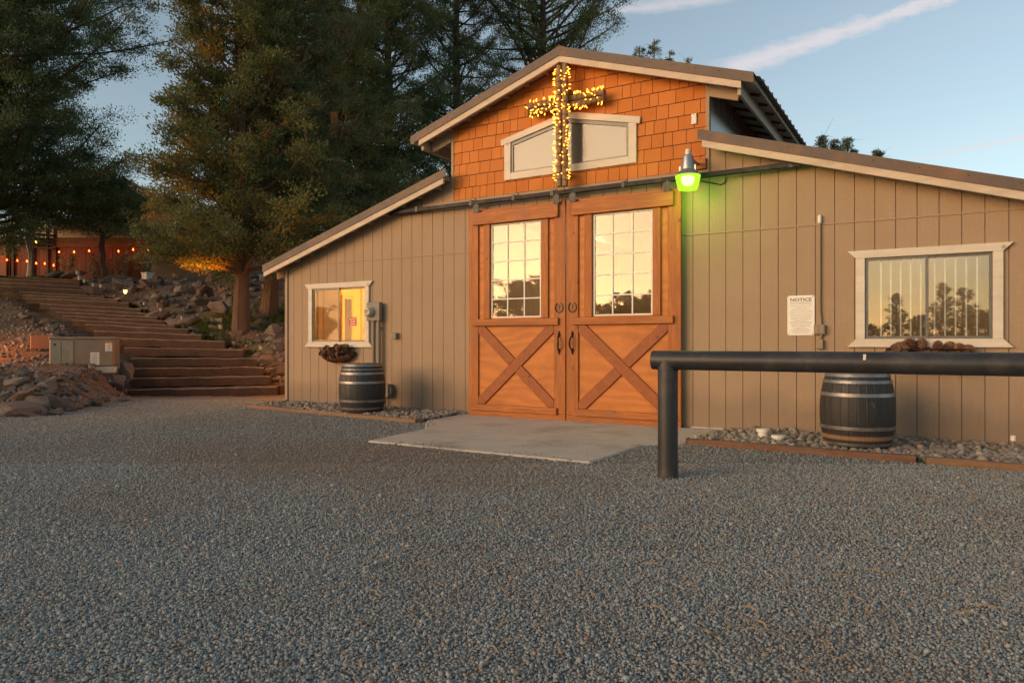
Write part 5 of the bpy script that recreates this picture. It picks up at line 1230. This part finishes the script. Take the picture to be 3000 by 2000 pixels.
for t, r in ((-.55,.02),(-.52,.14),(-.44,.24),(-.3,.30),(0,.31),(.5,.31),(1.0,.31),(1.3,.30),(1.45,.24),(1.52,.14),(1.55,.02)): pts.append(c+a*(t+.2)); rs.append(r)
m.tube(pts, rs, 20); m.build('tank', M['tank'], tk, smooth=True)
m = MB(); 
for t in (0,1.2): cc = c+a*(t); m.box(cc.x-.06,cc.x+.06,cc.y-.2,cc.y+.2,c.z-.45,c.z-.29)
m.build('foot', M['greywall'], tk)
# grass and brush tufts on the hill
def tufts(n, seed, area, hgt, label, cat, tonelo=0, tonehi=1):
    r = np.random.default_rng(seed); V = []; T = []
    for k in range(n):
        L, D = area(r); x, y, _ = LD(L, D); z = tz(x, y); t = r.uniform(tonelo, tonehi)
        for b in range(14):
            a = r.uniform(0,6.28); h = hgt*r.uniform(.5,1.2); w = .006+.004*r.random(); o = np.array([x+r.normal(0,.05), y+r.normal(0,.05), z-.02]); d = np.array([math.cos(a)*h*.45, math.sin(a)*h*.45, h]); s = np.array([-math.sin(a)*w, math.cos(a)*w, 0])
            V += [o-s, o+s, o+d*.6+s*.7+[0,0,.02], o+d]; T += [t]*4
    ob = big_mesh('grass', np.array(V), (np.arange(len(V)),4), M['grass'], None, {'tone': np.array(T)}); tag(ob, label, cat, kind='stuff')
def a1(r):
    c = [(-7.4,18.2),(-6.6,19.5),(-8.3,18.8),(-7.9,17.2),(-6.2,21.5),(-6.9,16.6)][r.integers(6)]; return c[0]+r.normal(0,.45), c[1]+r.normal(0,.6)
tufts(420, 4, a1, .16, 'patchy green grass around the trunks on the hill', 'grass', 0, .7)
def a2(r): return -19.3+r.uniform(-1.2,3.2), 24.6+r.uniform(0,1.2)
tufts(260, 5, a2, .10, 'strip of lawn at the top left end of the stairs', 'grass', .2, .7)
def a3(r):
    c = [(-8.0,19.3),(-5.6,22.5),(-7.6,20.0)][r.integers(3)]; return c[0]+r.normal(0,.25), c[1]+r.normal(0,.3)
tufts(90, 6, a3, .34, 'dry pale brush growing between the bank rocks', 'brush', .75, 1)

# ================================================================ trees
def leaves(C, Rad, Dir, Tn, per, seed, ls=1.0, lw=.22):
    """leaf sprays round clump centres C (n,3) with radii Rad; four-cornered blades"""
    r = np.random.default_rng(seed); n = len(C); N = n*per
    c = np.repeat(C, per, 0); rad = np.repeat(Rad, per)[:,None]; dr = np.repeat(Dir, per, 0)
    off = r.normal(size=(N,3)); off /= np.linalg.norm(off,axis=1,keepdims=True); off *= r.random((N,1))**.55; off *= rad*np.array([1.05,1.05,.62])
    d = off/rad*.9+r.normal(0,.42,(N,3))+np.array([0,0,.38])+dr*.45; d /= np.linalg.norm(d,axis=1,keepdims=True)
    L = r.uniform(.04,.10,(N,1))*ls; s = np.cross(d, r.normal(size=(N,3))); s /= np.linalg.norm(s,axis=1,keepdims=True)+1e-9; w = L*lw*r.uniform(.6,1.2,(N,1))
    b = c+off; up = np.cross(s, d)*L*.12
    V = np.stack([b, b+d*L*.45+s*w+up, b+d*L, b+d*L*.5-s*w], 1).reshape(-1,3)
    T = np.clip(np.repeat(np.repeat(Tn, per)+r.normal(0,.13,N), 4), 0, 1)
    return V, np.arange(len(V)), T
PK = 1.08
def juniper(name, loc, H, z0, R, prof, seed, label, group, nl=70, per=90, cr=.42, tr=.2, lean=(0,0), tone=(.4,.22), mat=None, bark=None, forks=0, skip=None, extra=None, sparse=1.0, ls=1.0, step=.46, droop=0.0):
    r = random.Random(seed); o = empty(name, loc, label, 'tree', group); B = Vector(loc)
    tw = [Vector((0,0,-.3))]; n = 12
    for i in range(1, n+1):
        t = i/n; tw.append(Vector((lean[0]*t+r.uniform(-.06,.06), lean[1]*t+r.uniform(-.06,.06), H*t)))
    tk = MB(); rad = [tr*(1.35 if i == 0 else 1)*(1-.88*(i/n)**.9)+.012 for i in range(n+1)]
    nn = 14; tk.tube([B+p for p in tw], rad, nn)
    # flutes in the lower trunk
    for i in range(len(tk.v)):
        ring, j = divmod(i, nn); c = B+tw[ring]; k = 1+.13*math.sin(j*2.7+ring*.5+seed)+.07*math.sin(j*5.1+ring)
        tk.v[i] = tuple(c+(Vector(tk.v[i])-c)*k)
    tk.build('trunk', bark or M['bark'], o, smooth=True)
    def trunk_at(h): f = max(0,min(n-1e-6, h/H*n)); i = int(f); return tw[i].lerp(tw[i+1], f-i) if i > 0 or True else tw[0]
    lb = MB(); C, Ra, Di, Tn = [], [], [], []
    axes = [(trunk_at, z0, 0, H)]
    leaders = []
    for k in range(forks):
        h0 = z0*.8+r.uniform(0,.25)*(H-z0); a = r.uniform(0,6.28); ln = (H-h0)*r.uniform(.55,.85); s = R*r.uniform(.25,.5); p0 = trunk_at(h0)
        pts = [p0+Vector((math.cos(a)*s*(1-(1-t)**2), math.sin(a)*s*(1-(1-t)**2), ln*t)) for t in [q/6 for q in range(7)]]
        lb.tube([B+p for p in pts], [tr*.5*(1-.85*q/6)+.01 for q in range(7)], 8); leaders.append((pts, h0, ln))
    for k in range(nl):
        t = (k+r.uniform(0,1))/nl; h = z0+(H-z0)*t*.985
        a = k*2.39996+r.uniform(-.5,.5); ln = R*prof(t)*r.uniform(.62,1.12)
        p0 = trunk_at(h)
        if leaders and r.random() < .5:
            pts_, h0, l_ = leaders[r.randrange(len(leaders))]
            if h0 < h < h0+l_: q = (h-h0)/l_*6; i = min(5,int(q)); p0 = pts_[i].lerp(pts_[i+1], q-i); ln *= .75
        if skip and skip(a, t, r): continue
        el = r.uniform(.05,.55)-droop; pts = [p0]; d = Vector((math.cos(a)*math.cos(el), math.sin(a)*math.cos(el), math.sin(el))); m_ = 6
        for q in range(m_):
            d = (d+Vector((r.uniform(-.22,.22), r.uniform(-.22,.22), r.uniform(-.08,.26)-droop*.3))).normalized(); pts.append(pts[-1]+d*ln/m_)
        lb.tube([B+p for p in pts], [max(.008, tr*.30*(1-t*.7))*(1-.85*q/m_)+.004 for q in range(m_+1)], 6)
        nc = max(3, int(ln/step*2.9*sparse)); lt = r.gauss(tone[0], tone[1]*.6)
        for c in range(nc):
            u = r.uniform(.25,1.03)**.8 if c else 1.0; f = min(u,.999)*m_; i = int(f); p = pts[i].lerp(pts[i+1], f-i)
            sd = Vector((r.gauss(0,1), r.gauss(0,1), r.gauss(.15,.6))).normalized()*r.uniform(0,.55)*(.4+ln*.22)
            q = p+sd
            if c % 3 == 0: lb.tube([B+p, B+p.lerp(q,.5)+Vector((0,0,.04)), B+q], [.011,.007,.004], 3)
            C.append(B+q); Ra.append(cr*.80*r.uniform(.55,1.35)*(1-.3*t)); Di.append(d); Tn.append(r.gauss(lt, tone[1]*.8))
        # bare dead twigs
        for _ in range(2):
            p = pts[r.randrange(1,4)]; e = p+Vector((r.gauss(0,.4), r.gauss(0,.4), r.gauss(0,.3))); lb.tube([B+p,B+p.lerp(e,.6)+Vector((0,0,.06)),B+e], [.009,.006,.002], 3)
    for (p, rr_, tn) in (extra or []): C.append(Vector(p)); Ra.append(rr_); Di.append(Vector((0,0,.2))); Tn.append(tn)
    lb.build('limbs', bark or M['bark'], o, smooth=True)
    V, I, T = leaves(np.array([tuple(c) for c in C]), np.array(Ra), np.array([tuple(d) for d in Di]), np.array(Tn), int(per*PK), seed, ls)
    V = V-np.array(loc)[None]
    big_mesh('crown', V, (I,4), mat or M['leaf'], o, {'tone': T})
    return o
def bough(seed, n, box, D, dD, r, tone):
    """extra low foliage masses: pixel box on the survey, distance D"""
    q = random.Random(seed); return [(at(q.uniform(box[0],box[2]), q.uniform(box[1],box[3]), D+q.uniform(-dD,dD)), r*q.uniform(.6,1.2), q.gauss(*tone)) for _ in range(n)]
def base(px, D, sink=.05): x, y, _ = LD((px-1500)/F*D, D); return (x, y, tz(x,y)-sink)
cone_p = lambda t: (1-t)**.65*.95+.06
egg_p = lambda t: math.sin(math.pi*min(1,(.18+.78*t)))**.7
col_p = lambda t: (min(1,.55+t*2))*(1-t**3)**.6
JG = 'junipers around the barn'
# great dark juniper at the far left
juniper('juniper_tree', base(-60, 23.5), 15.5, 1.2, 6.3, lambda t: float(np.interp(t,[0,.15,.3,.5,.65,1],[.78,.80,.98,1.08,.9,.2])), 101, 'great dark juniper filling the far left, behind the top of the stairs', JG, nl=235, per=140, cr=.60, tr=.26, tone=(.36,.22), step=.5, forks=2, mat=M['leaf'])
juniper('juniper_tree', base(-180, 21.0), 13, 1.4, 3.8, egg_p, 102, 'dark juniper cut off by the left edge of the picture', JG, nl=70, per=85, cr=.5, tr=.28, tone=(.38,.2), forks=1)
# pale thin trunk in front of the deck
juniper('juniper_tree', base(88, 25.4), 5.6, 1.5, 1.7, egg_p, 103, 'small juniper with thin pale trunk before the deck railing', JG, nl=26, per=80, cr=.33, tr=.10, tone=(.55,.2), bark=M['paletrunk'])
# low boughs before the house
juniper('juniper_tree', base(300, 25.2), 3.6, 1.45, 2.1, lambda t: .9*(1-t)**.5+.1, 104, 'bushy green juniper hanging over the right part of the red skirting', JG, nl=60, per=95, cr=.44, tr=.10, tone=(.5,.2), mat=M['leaf'], extra=bough(4,60,(120,575,420,680),24.6,1.0,.40,(.5,.2))+bough(5,14,(260,640,430,692),24.5,.6,.34,(.5,.2)))
# juniper with the thick trunk, amber light on its left put into leaf colour
def skipB(a, t, r): return False
juniper('juniper_tree', base(706, 18.0), 13.2, 1.35, 2.6, lambda t: (1-t)**.72*.95+.06, 105, 'tall juniper with amber light coloured into its left foliage and thick reddish trunk left of the barn eave', JG, nl=165, per=92, cr=.38, tr=.17, tone=(.32,.14), mat=M['leafamberlit'], droop=.12, sparse=1.05, extra=bough(1,60,(440,560,640,760),17.6,.9,.30,(.45,.2))+bough(2,44,(530,705,640,785),17.6,.4,.24,(.5,.2))+bough(3,40,(640,560,800,760),17.8,.8,.32,(.4,.2))+bough(8,46,(560,20,650,300),17.9,.5,.30,(.85,.12))+bough(9,46,(520,260,640,480),17.8,.6,.32,(.82,.14))+bough(10,36,(455,460,580,600),17.7,.6,.30,(.75,.15)))
juniper('juniper_tree', base(783, 20.0), 13.5, 1.5, 3.0, lambda t: (1-t)**.32*.92+.06, 106, 'grey green juniper with leaning trunk close behind the barn eave', JG, nl=150, per=88, cr=.38, tr=.19, lean=(.5,.6), tone=(.42,.24), mat=M['leafdry'], forks=1, extra=bough(6,60,(760,480,1000,740),20.6,1.0,.38,(.42,.2)))
# behind the low left roof
juniper('juniper_tree', base(985, 24.0), 16.5, 1.0, 3.6, lambda t: (1-t)**.3*.9+.08, 107, 'tall twin stemmed juniper with dark trunk behind the middle of the low left roof', JG, nl=170, per=84, cr=.42, tr=.24, tone=(.44,.24), mat=M['leaf'], forks=2, sparse=.95, extra=bough(7,60,(930,380,1260,620),23.6,1.0,.40,(.42,.2)))
juniper('juniper_tree', base(865, 26.5), 15.5, .8, 3.5, lambda t: (1-t)**.32*.92+.06, 115, 'dense juniper farther back between the two leaning ones and the low roof', JG, nl=140, per=84, cr=.44, tr=.2, tone=(.36,.22), mat=M['leafdry'])
juniper('juniper_tree', base(1140, 26.0), 17.0, 1.2, 3.5, lambda t: (1-t)**.28*.9+.08, 108, 'tall dark green juniper rising behind the upper end of the low left roof', JG, nl=185, per=88, cr=.44, tr=.2, tone=(.44,.2), mat=M['leaf'])
juniper('juniper_tree', base(1337, 28.0), 17.5, 2.0, 2.8, lambda t: (1-t)**.35*.85+.1, 109, 'sparse juniper with dark bare trunk showing left of the gable peak', JG, nl=130, per=84, cr=.40, tr=.22, tone=(.45,.26), mat=M['leafdry'], sparse=.95)
juniper('juniper_tree', base(1590, 30.0), 18.0, 8.0, 4.6, lambda t: (1-t)**.5*.9+.1, 110, 'wide sparse juniper with dark spreading limbs behind the gable peak', JG, nl=120, per=78, cr=.44, tr=.25, tone=(.42,.26), mat=M['leaf'], sparse=.85)
# distant tops beyond the roof
TG = 'juniper tops beyond the roof'
def topper(px, ytop, D, w, seed, label):
    b = base(px, D); H = CH+(HY-ytop)*D/F-b[2]; juniper('juniper_tree', b, H, H*.12, w*1.7, lambda t: (1-t)**.62*.95+.05, seed, label, TG, nl=64, per=60, cr=.30, tr=.13, tone=(.5,.2), mat=M['leafdry'], ls=1.15)
topper(1872,135,40,1.1,120,'small pointed juniper top nearest the gable peak on its right'); topper(1918,116,40,.9,121,'tallest pointed juniper top over the right upper roof slope'); topper(1962,150,41,.8,122,'short juniper top over the right upper roof slope'); topper(2015,170,43,.35,123,'tiny lone juniper tip over the right upper roof slope')
topper(2413,395,36,.7,124,'pointed juniper top just right of the upper roof eave'); topper(2440,412,36.5,.6,125,'low rounded juniper top between two points over the right low roof'); topper(2482,405,36,.8,126,'broad juniper top over the right low roof'); topper(2565,440,37,.5,127,'smallest juniper tip farthest right over the low roof')
# plant at the head of the stairs
q = at(150,803,24.9); yp = MB(); r = random.Random(8)
for k in range(26):
    a = r.uniform(0,6.28); h = r.uniform(.18,.34); e = r.uniform(.3,1.0); w = .016; bx_, by_ = q[0]+r.gauss(0,.10), q[1]+r.gauss(0,.06); d = Vector((math.cos(a)*e, math.sin(a)*e, 1)).normalized()*h; s = Vector((-math.sin(a)*w, math.cos(a)*w, 0)); b = Vector((bx_,by_,q[2]-.04)); yp.add([b-s,b+s,b+d*.6+s,b+d,b+d*.6-s], [(0,1,2,3,4)])
yo = yp.build('yucca', M['grass']); a = yo.data.attributes.new('tone','FLOAT','POINT'); a.data.foreach_set('value', [.6]*len(yo.data.vertices)); tag(yo, 'small clump of pale green spiky leaves behind the boulders at the stair head', 'plant')
# trees across the yard behind the viewer, met only as reflections in the panes
FG = 'trees across the yard'
fr = random.Random(3)
protos = [juniper('pine_tree', LD(-8,-42,0)[:2]+(0,), 6.2, .6, 1.9, lambda t: (1-t)**.7+.06, 201, 'pointed tree across the yard seen reflected in the panes', FG, nl=46, per=50, cr=.34, tr=.14, ls=1.4),
          juniper('leafy_tree', LD(-14,-40,0)[:2]+(0,), 5.2, 1.0, 2.6, egg_p, 202, 'broad rounded tree across the yard seen reflected in the panes', FG, nl=46, per=60, cr=.5, tr=.16, ls=1.5)]
def across(az, dist, h, kind):
    """az: degrees from straight out of the barn front (positive to the right)"""
    o = copy_tree(protos[kind]); a = math.radians(az); o.location = (math.sin(a)*(dist+17), CD-math.cos(a)*(dist+17), 0); s = .98*h/(6.2 if kind == 0 else 5.2); o.scale = (s,s,s); o.rotation_euler = (0,0,fr.uniform(0,6.28))
for az, dist, h, k in ((-33.6,46,3.6,1),(-32,48,3.0,0),(-30.2,44,6.0,1),(-28.6,46,6.6,1),(-27.4,48,5.4,1),(-25.9,46,3.2,0),(-25,50,4.6,0),(-24.3,50,4.9,0),(-23.4,46,4.2,1),(-22.5,47,5.6,0),(-21.6,50,5.9,0),(-20.8,47,4.9,1),(-19.8,45,5.7,0),(-19.0,47,5.0,1),(-18,46,4.0,0),
    (-16,44,3.4,1),(-13,46,3.0,0),(-10,48,2.8,1),(-8,45,2.6,0),(-6,46,3.6,0),(-4.4,44,2.4,1),(-2.6,43,4.8,0),(-1.2,46,3.0,1),(.3,44,5.4,0),(1.4,46,5.2,0),(2.8,47,3.4,1),(4.2,45,3.0,0),(6,46,3.3,1),(8.5,46,3.4,0),(12,46,3.2,1),(-36,47,3.2,0),(-38.5,46,3.6,1),(-42,46,4.0,0),(-46,47,4.0,1)):
    across(az, dist, h, k)
for p in protos: p.location = LD(-22,-46,0)[:2]+(0,)
protos[1].location = LD(14,-47,0)[:2]+(0,)

# ================================================================ sky, light, camera
SUN_EL, SUN_AZ = 5.0, (-.51, -.857)
w = bpy.data.worlds.new('World'); scene.world = w; w.use_nodes = True; nt = w.node_tree
for n in list(nt.nodes): nt.nodes.remove(n)
out = nt.nodes.new('ShaderNodeOutputWorld'); bg = nt.nodes.new('ShaderNodeBackground'); nt.links.new(bg.outputs[0], out.inputs[0]); bg.inputs[1].default_value = .15
sky = nt.nodes.new('ShaderNodeTexSky'); sky.sky_type = 'NISHITA'; sky.sun_disc = False; sky.sun_elevation = R_(SUN_EL); sky.sun_rotation = math.atan2(SUN_AZ[0], SUN_AZ[1]); sky.air_density = 1.0; sky.dust_density = 1.6; sky.ozone_density = 1.6; sky.altitude = 900
tc = nt.nodes.new('ShaderNodeTexCoord'); sx = ND(nt, 'ShaderNodeSeparateXYZ', i_0=tc.outputs['Generated'])
def MT(op, a, b=None, c=None, clamp=False):
    n = nt.nodes.new('ShaderNodeMath'); n.operation = op; n.use_clamp = clamp
    for i, v in enumerate((a,b,c)):
        if v is None: continue
        if isinstance(v, bpy.types.NodeSocket): nt.links.new(v, n.inputs[i])
        else: n.inputs[i].default_value = v
    return n.outputs[0]
zz = MT('MAXIMUM', sx.outputs[2], .02); px = MT('DIVIDE', sx.outputs[0], zz); py = MT('DIVIDE', sx.outputs[1], zz)
cv = ND(nt, 'ShaderNodeCombineXYZ', i_0=px, i_1=py)
def trail(a, b, w0, w1, ext, soft, nz, amp):
    """contrail on a high flat layer from a to b"""
    ax, ay = a; dx, dy = b[0]-ax, b[1]-ay; ln = math.hypot(dx,dy); dx, dy = dx/ln, dy/ln
    rx, ry = MT('SUBTRACT', px, ax), MT('SUBTRACT', py, ay)
    u = MT('ADD', MT('MULTIPLY', rx, dx), MT('MULTIPLY', ry, dy)); v = MT('SUBTRACT', MT('MULTIPLY', rx, -dy), MT('MULTIPLY', ry, -dx))
    nn = noise(nt, cv.outputs[0], nz, 6, .7); v2 = MT('ABSOLUTE', MT('ADD', v, MT('MULTIPLY', MT('SUBTRACT', nn, .5), amp)))
    t = MT('DIVIDE', u, ln, None, True); wd = MT('ADD', MT('MULTIPLY', t, w1-w0), w0)
    k = MT('SUBTRACT', 1.0, MT('DIVIDE', MT('SUBTRACT', v2, MT('MULTIPLY', wd, 1-soft)), MT('MULTIPLY', wd, soft)), None, True)
    e = MT('MULTIPLY', MT('MULTIPLY', MT('ADD', u, .02), 12, None, True), MT('MULTIPLY', MT('SUBTRACT', ln*(1+ext), u), 4, None, True))
    return MT('MULTIPLY', k, e)
t1 = trail((-.69,2.66),(0,2.43), .13, .06, .6, .85, 13, .17)
t2 = trail((-.14,4.49),(.36,4.27), .035, .075, 2.0, .9, 5, .08)
t3 = trail((-.62,3.55),(-.26,3.53), .010, .012, .5, .9, 8, .02)
t4 = trail((-.95,2.0),(-.55,2.05), .02, .09, .6, .95, 4, .2)
wsp = noise(nt, ND(nt, 'ShaderNodeMapping', i_0=cv.outputs[0], i_3=(.35,1.0,1)).outputs[0], 1.1, 7, .62, .6)
wm = MT('MULTIPLY', MT('MULTIPLY', MT('SUBTRACT', wsp, .50), 2.6, None, True), .40)
lowf = MT('MULTIPLY', MT('SUBTRACT', .30, sx.outputs[2]), 4, None, True)
wm = MT('MULTIPLY', wm, MT('ADD', .35, MT('MULTIPLY', lowf, .65)))
clouds = MT('MAXIMUM', MT('MAXIMUM', MT('MULTIPLY', t1, .70), MT('MULTIPLY', t2, .6)), MT('MAXIMUM', MT('MAXIMUM', MT('MULTIPLY', t3, .3), MT('MULTIPLY', t4, .5)), wm))
hsv = ND(nt, 'ShaderNodeHueSaturation', i_Color=sky.outputs[0], i_Saturation=.70, i_Value=.53)
skyc = mixc(nt, 1.0, hsv.outputs[0], (1.0,1.0,.95), 'MULTIPLY')
K = 1.4
CLOUDCOL = (K*1.0, K*.90, K*.91)
# afterglow low over the western horizon, and clouds
sd = MT('ADD', MT('MULTIPLY', sx.outputs[0], SUN_AZ[0]), MT('MULTIPLY', sx.outputs[1], SUN_AZ[1]))
gl = MT('MULTIPLY', MT('POWER', MT('MAXIMUM', sd, 0.0), 2.5), MT('SUBTRACT', 1.0, MT('MULTIPLY', MT('ABSOLUTE', sx.outputs[2]), 2.2), None, True))
skyc = mixc(nt, gl, skyc, mixc(nt, 1.0, skyc, (1.08,.70,.30), 'MULTIPLY'))
res = mixc(nt, clouds, skyc, CLOUDCOL); nt.links.new(res, bg.inputs[0])
sl_d = bpy.data.lights.new('sun', 'SUN'); sl_d.energy = .84; sl_d.angle = R_(42); sl_d.color = (1,.62,.34)
so = bpy.data.objects.new('sun', sl_d); col.objects.link(so)
e = R_(SUN_EL+2); d = Vector((SUN_AZ[0]*math.cos(e), SUN_AZ[1]*math.cos(e), math.sin(e))); so.rotation_euler = d.to_track_quat('Z','Y').to_euler()
def point(name, loc, c, e, r=.05, spot=None, aim=None):
    l = bpy.data.lights.new(name, 'SPOT' if spot else 'POINT'); l.color = c; l.energy = e; l.shadow_soft_size = r
    if spot: l.spot_size = R_(spot); l.spot_blend = .8
    o = bpy.data.objects.new(name, l); col.objects.link(o); o.location = loc
    if aim: o.rotation_euler = (Vector(loc)-Vector(aim)).to_track_quat('Z','Y').to_euler()
point('room_lamp', (-7.7,1.2,2.3), (1,.58,.07), 34, .12)
point('hall_fill', (-3.6,4.5,3.0), (1,.75,.45), 70, .1)  # unseen fill light, added to veil the reflections in the door panes
point('stall_fill', (-.1,.9,2.5), (1,.85,.65), 9, .1)  # added light without a visible source, softens tree silhouettes in the right window
point('yard_lamp', (yx,yy-.1,2.80), (.38,1,.05), 2.6, .08)
point('tree_uplight', at(600,930,16.3), (1,.27,.02), 270, .05, 42, at(592,752,17.6))
point('slope_lamp', LD(-10.7,13.5,1.45), (1,.28,.035), 42, .06)
point('eave_lamp', (-9.95,1.6,2.1), (1,.36,.05), 60, .05)
cam = bpy.data.cameras.new('camera'); co = bpy.data.objects.new('camera', cam); col.objects.link(co); scene.camera = co
cam.sensor_width = 36; cam.lens = F/3000*36; cam.shift_y = (HY-1000)/3000; cam.clip_end = 3000; cam.clip_start = .05
co.location = (0,-CD,CH); co.rotation_euler = (R_(90), 0, YAW)
scene.view_settings.view_transform = 'Standard'; scene.view_settings.look = 'None'; scene.view_settings.exposure = 2.0; scene.view_settings.gamma = 1
cy = scene.cycles; cy.use_denoising = True; cy.max_bounces = 8; cy.diffuse_bounces = 5; cy.glossy_bounces = 3; cy.transparent_max_bounces = 12; cy.sample_clamp_indirect = 3; cy.use_adaptive_sampling = True; cy.adaptive_threshold = .008
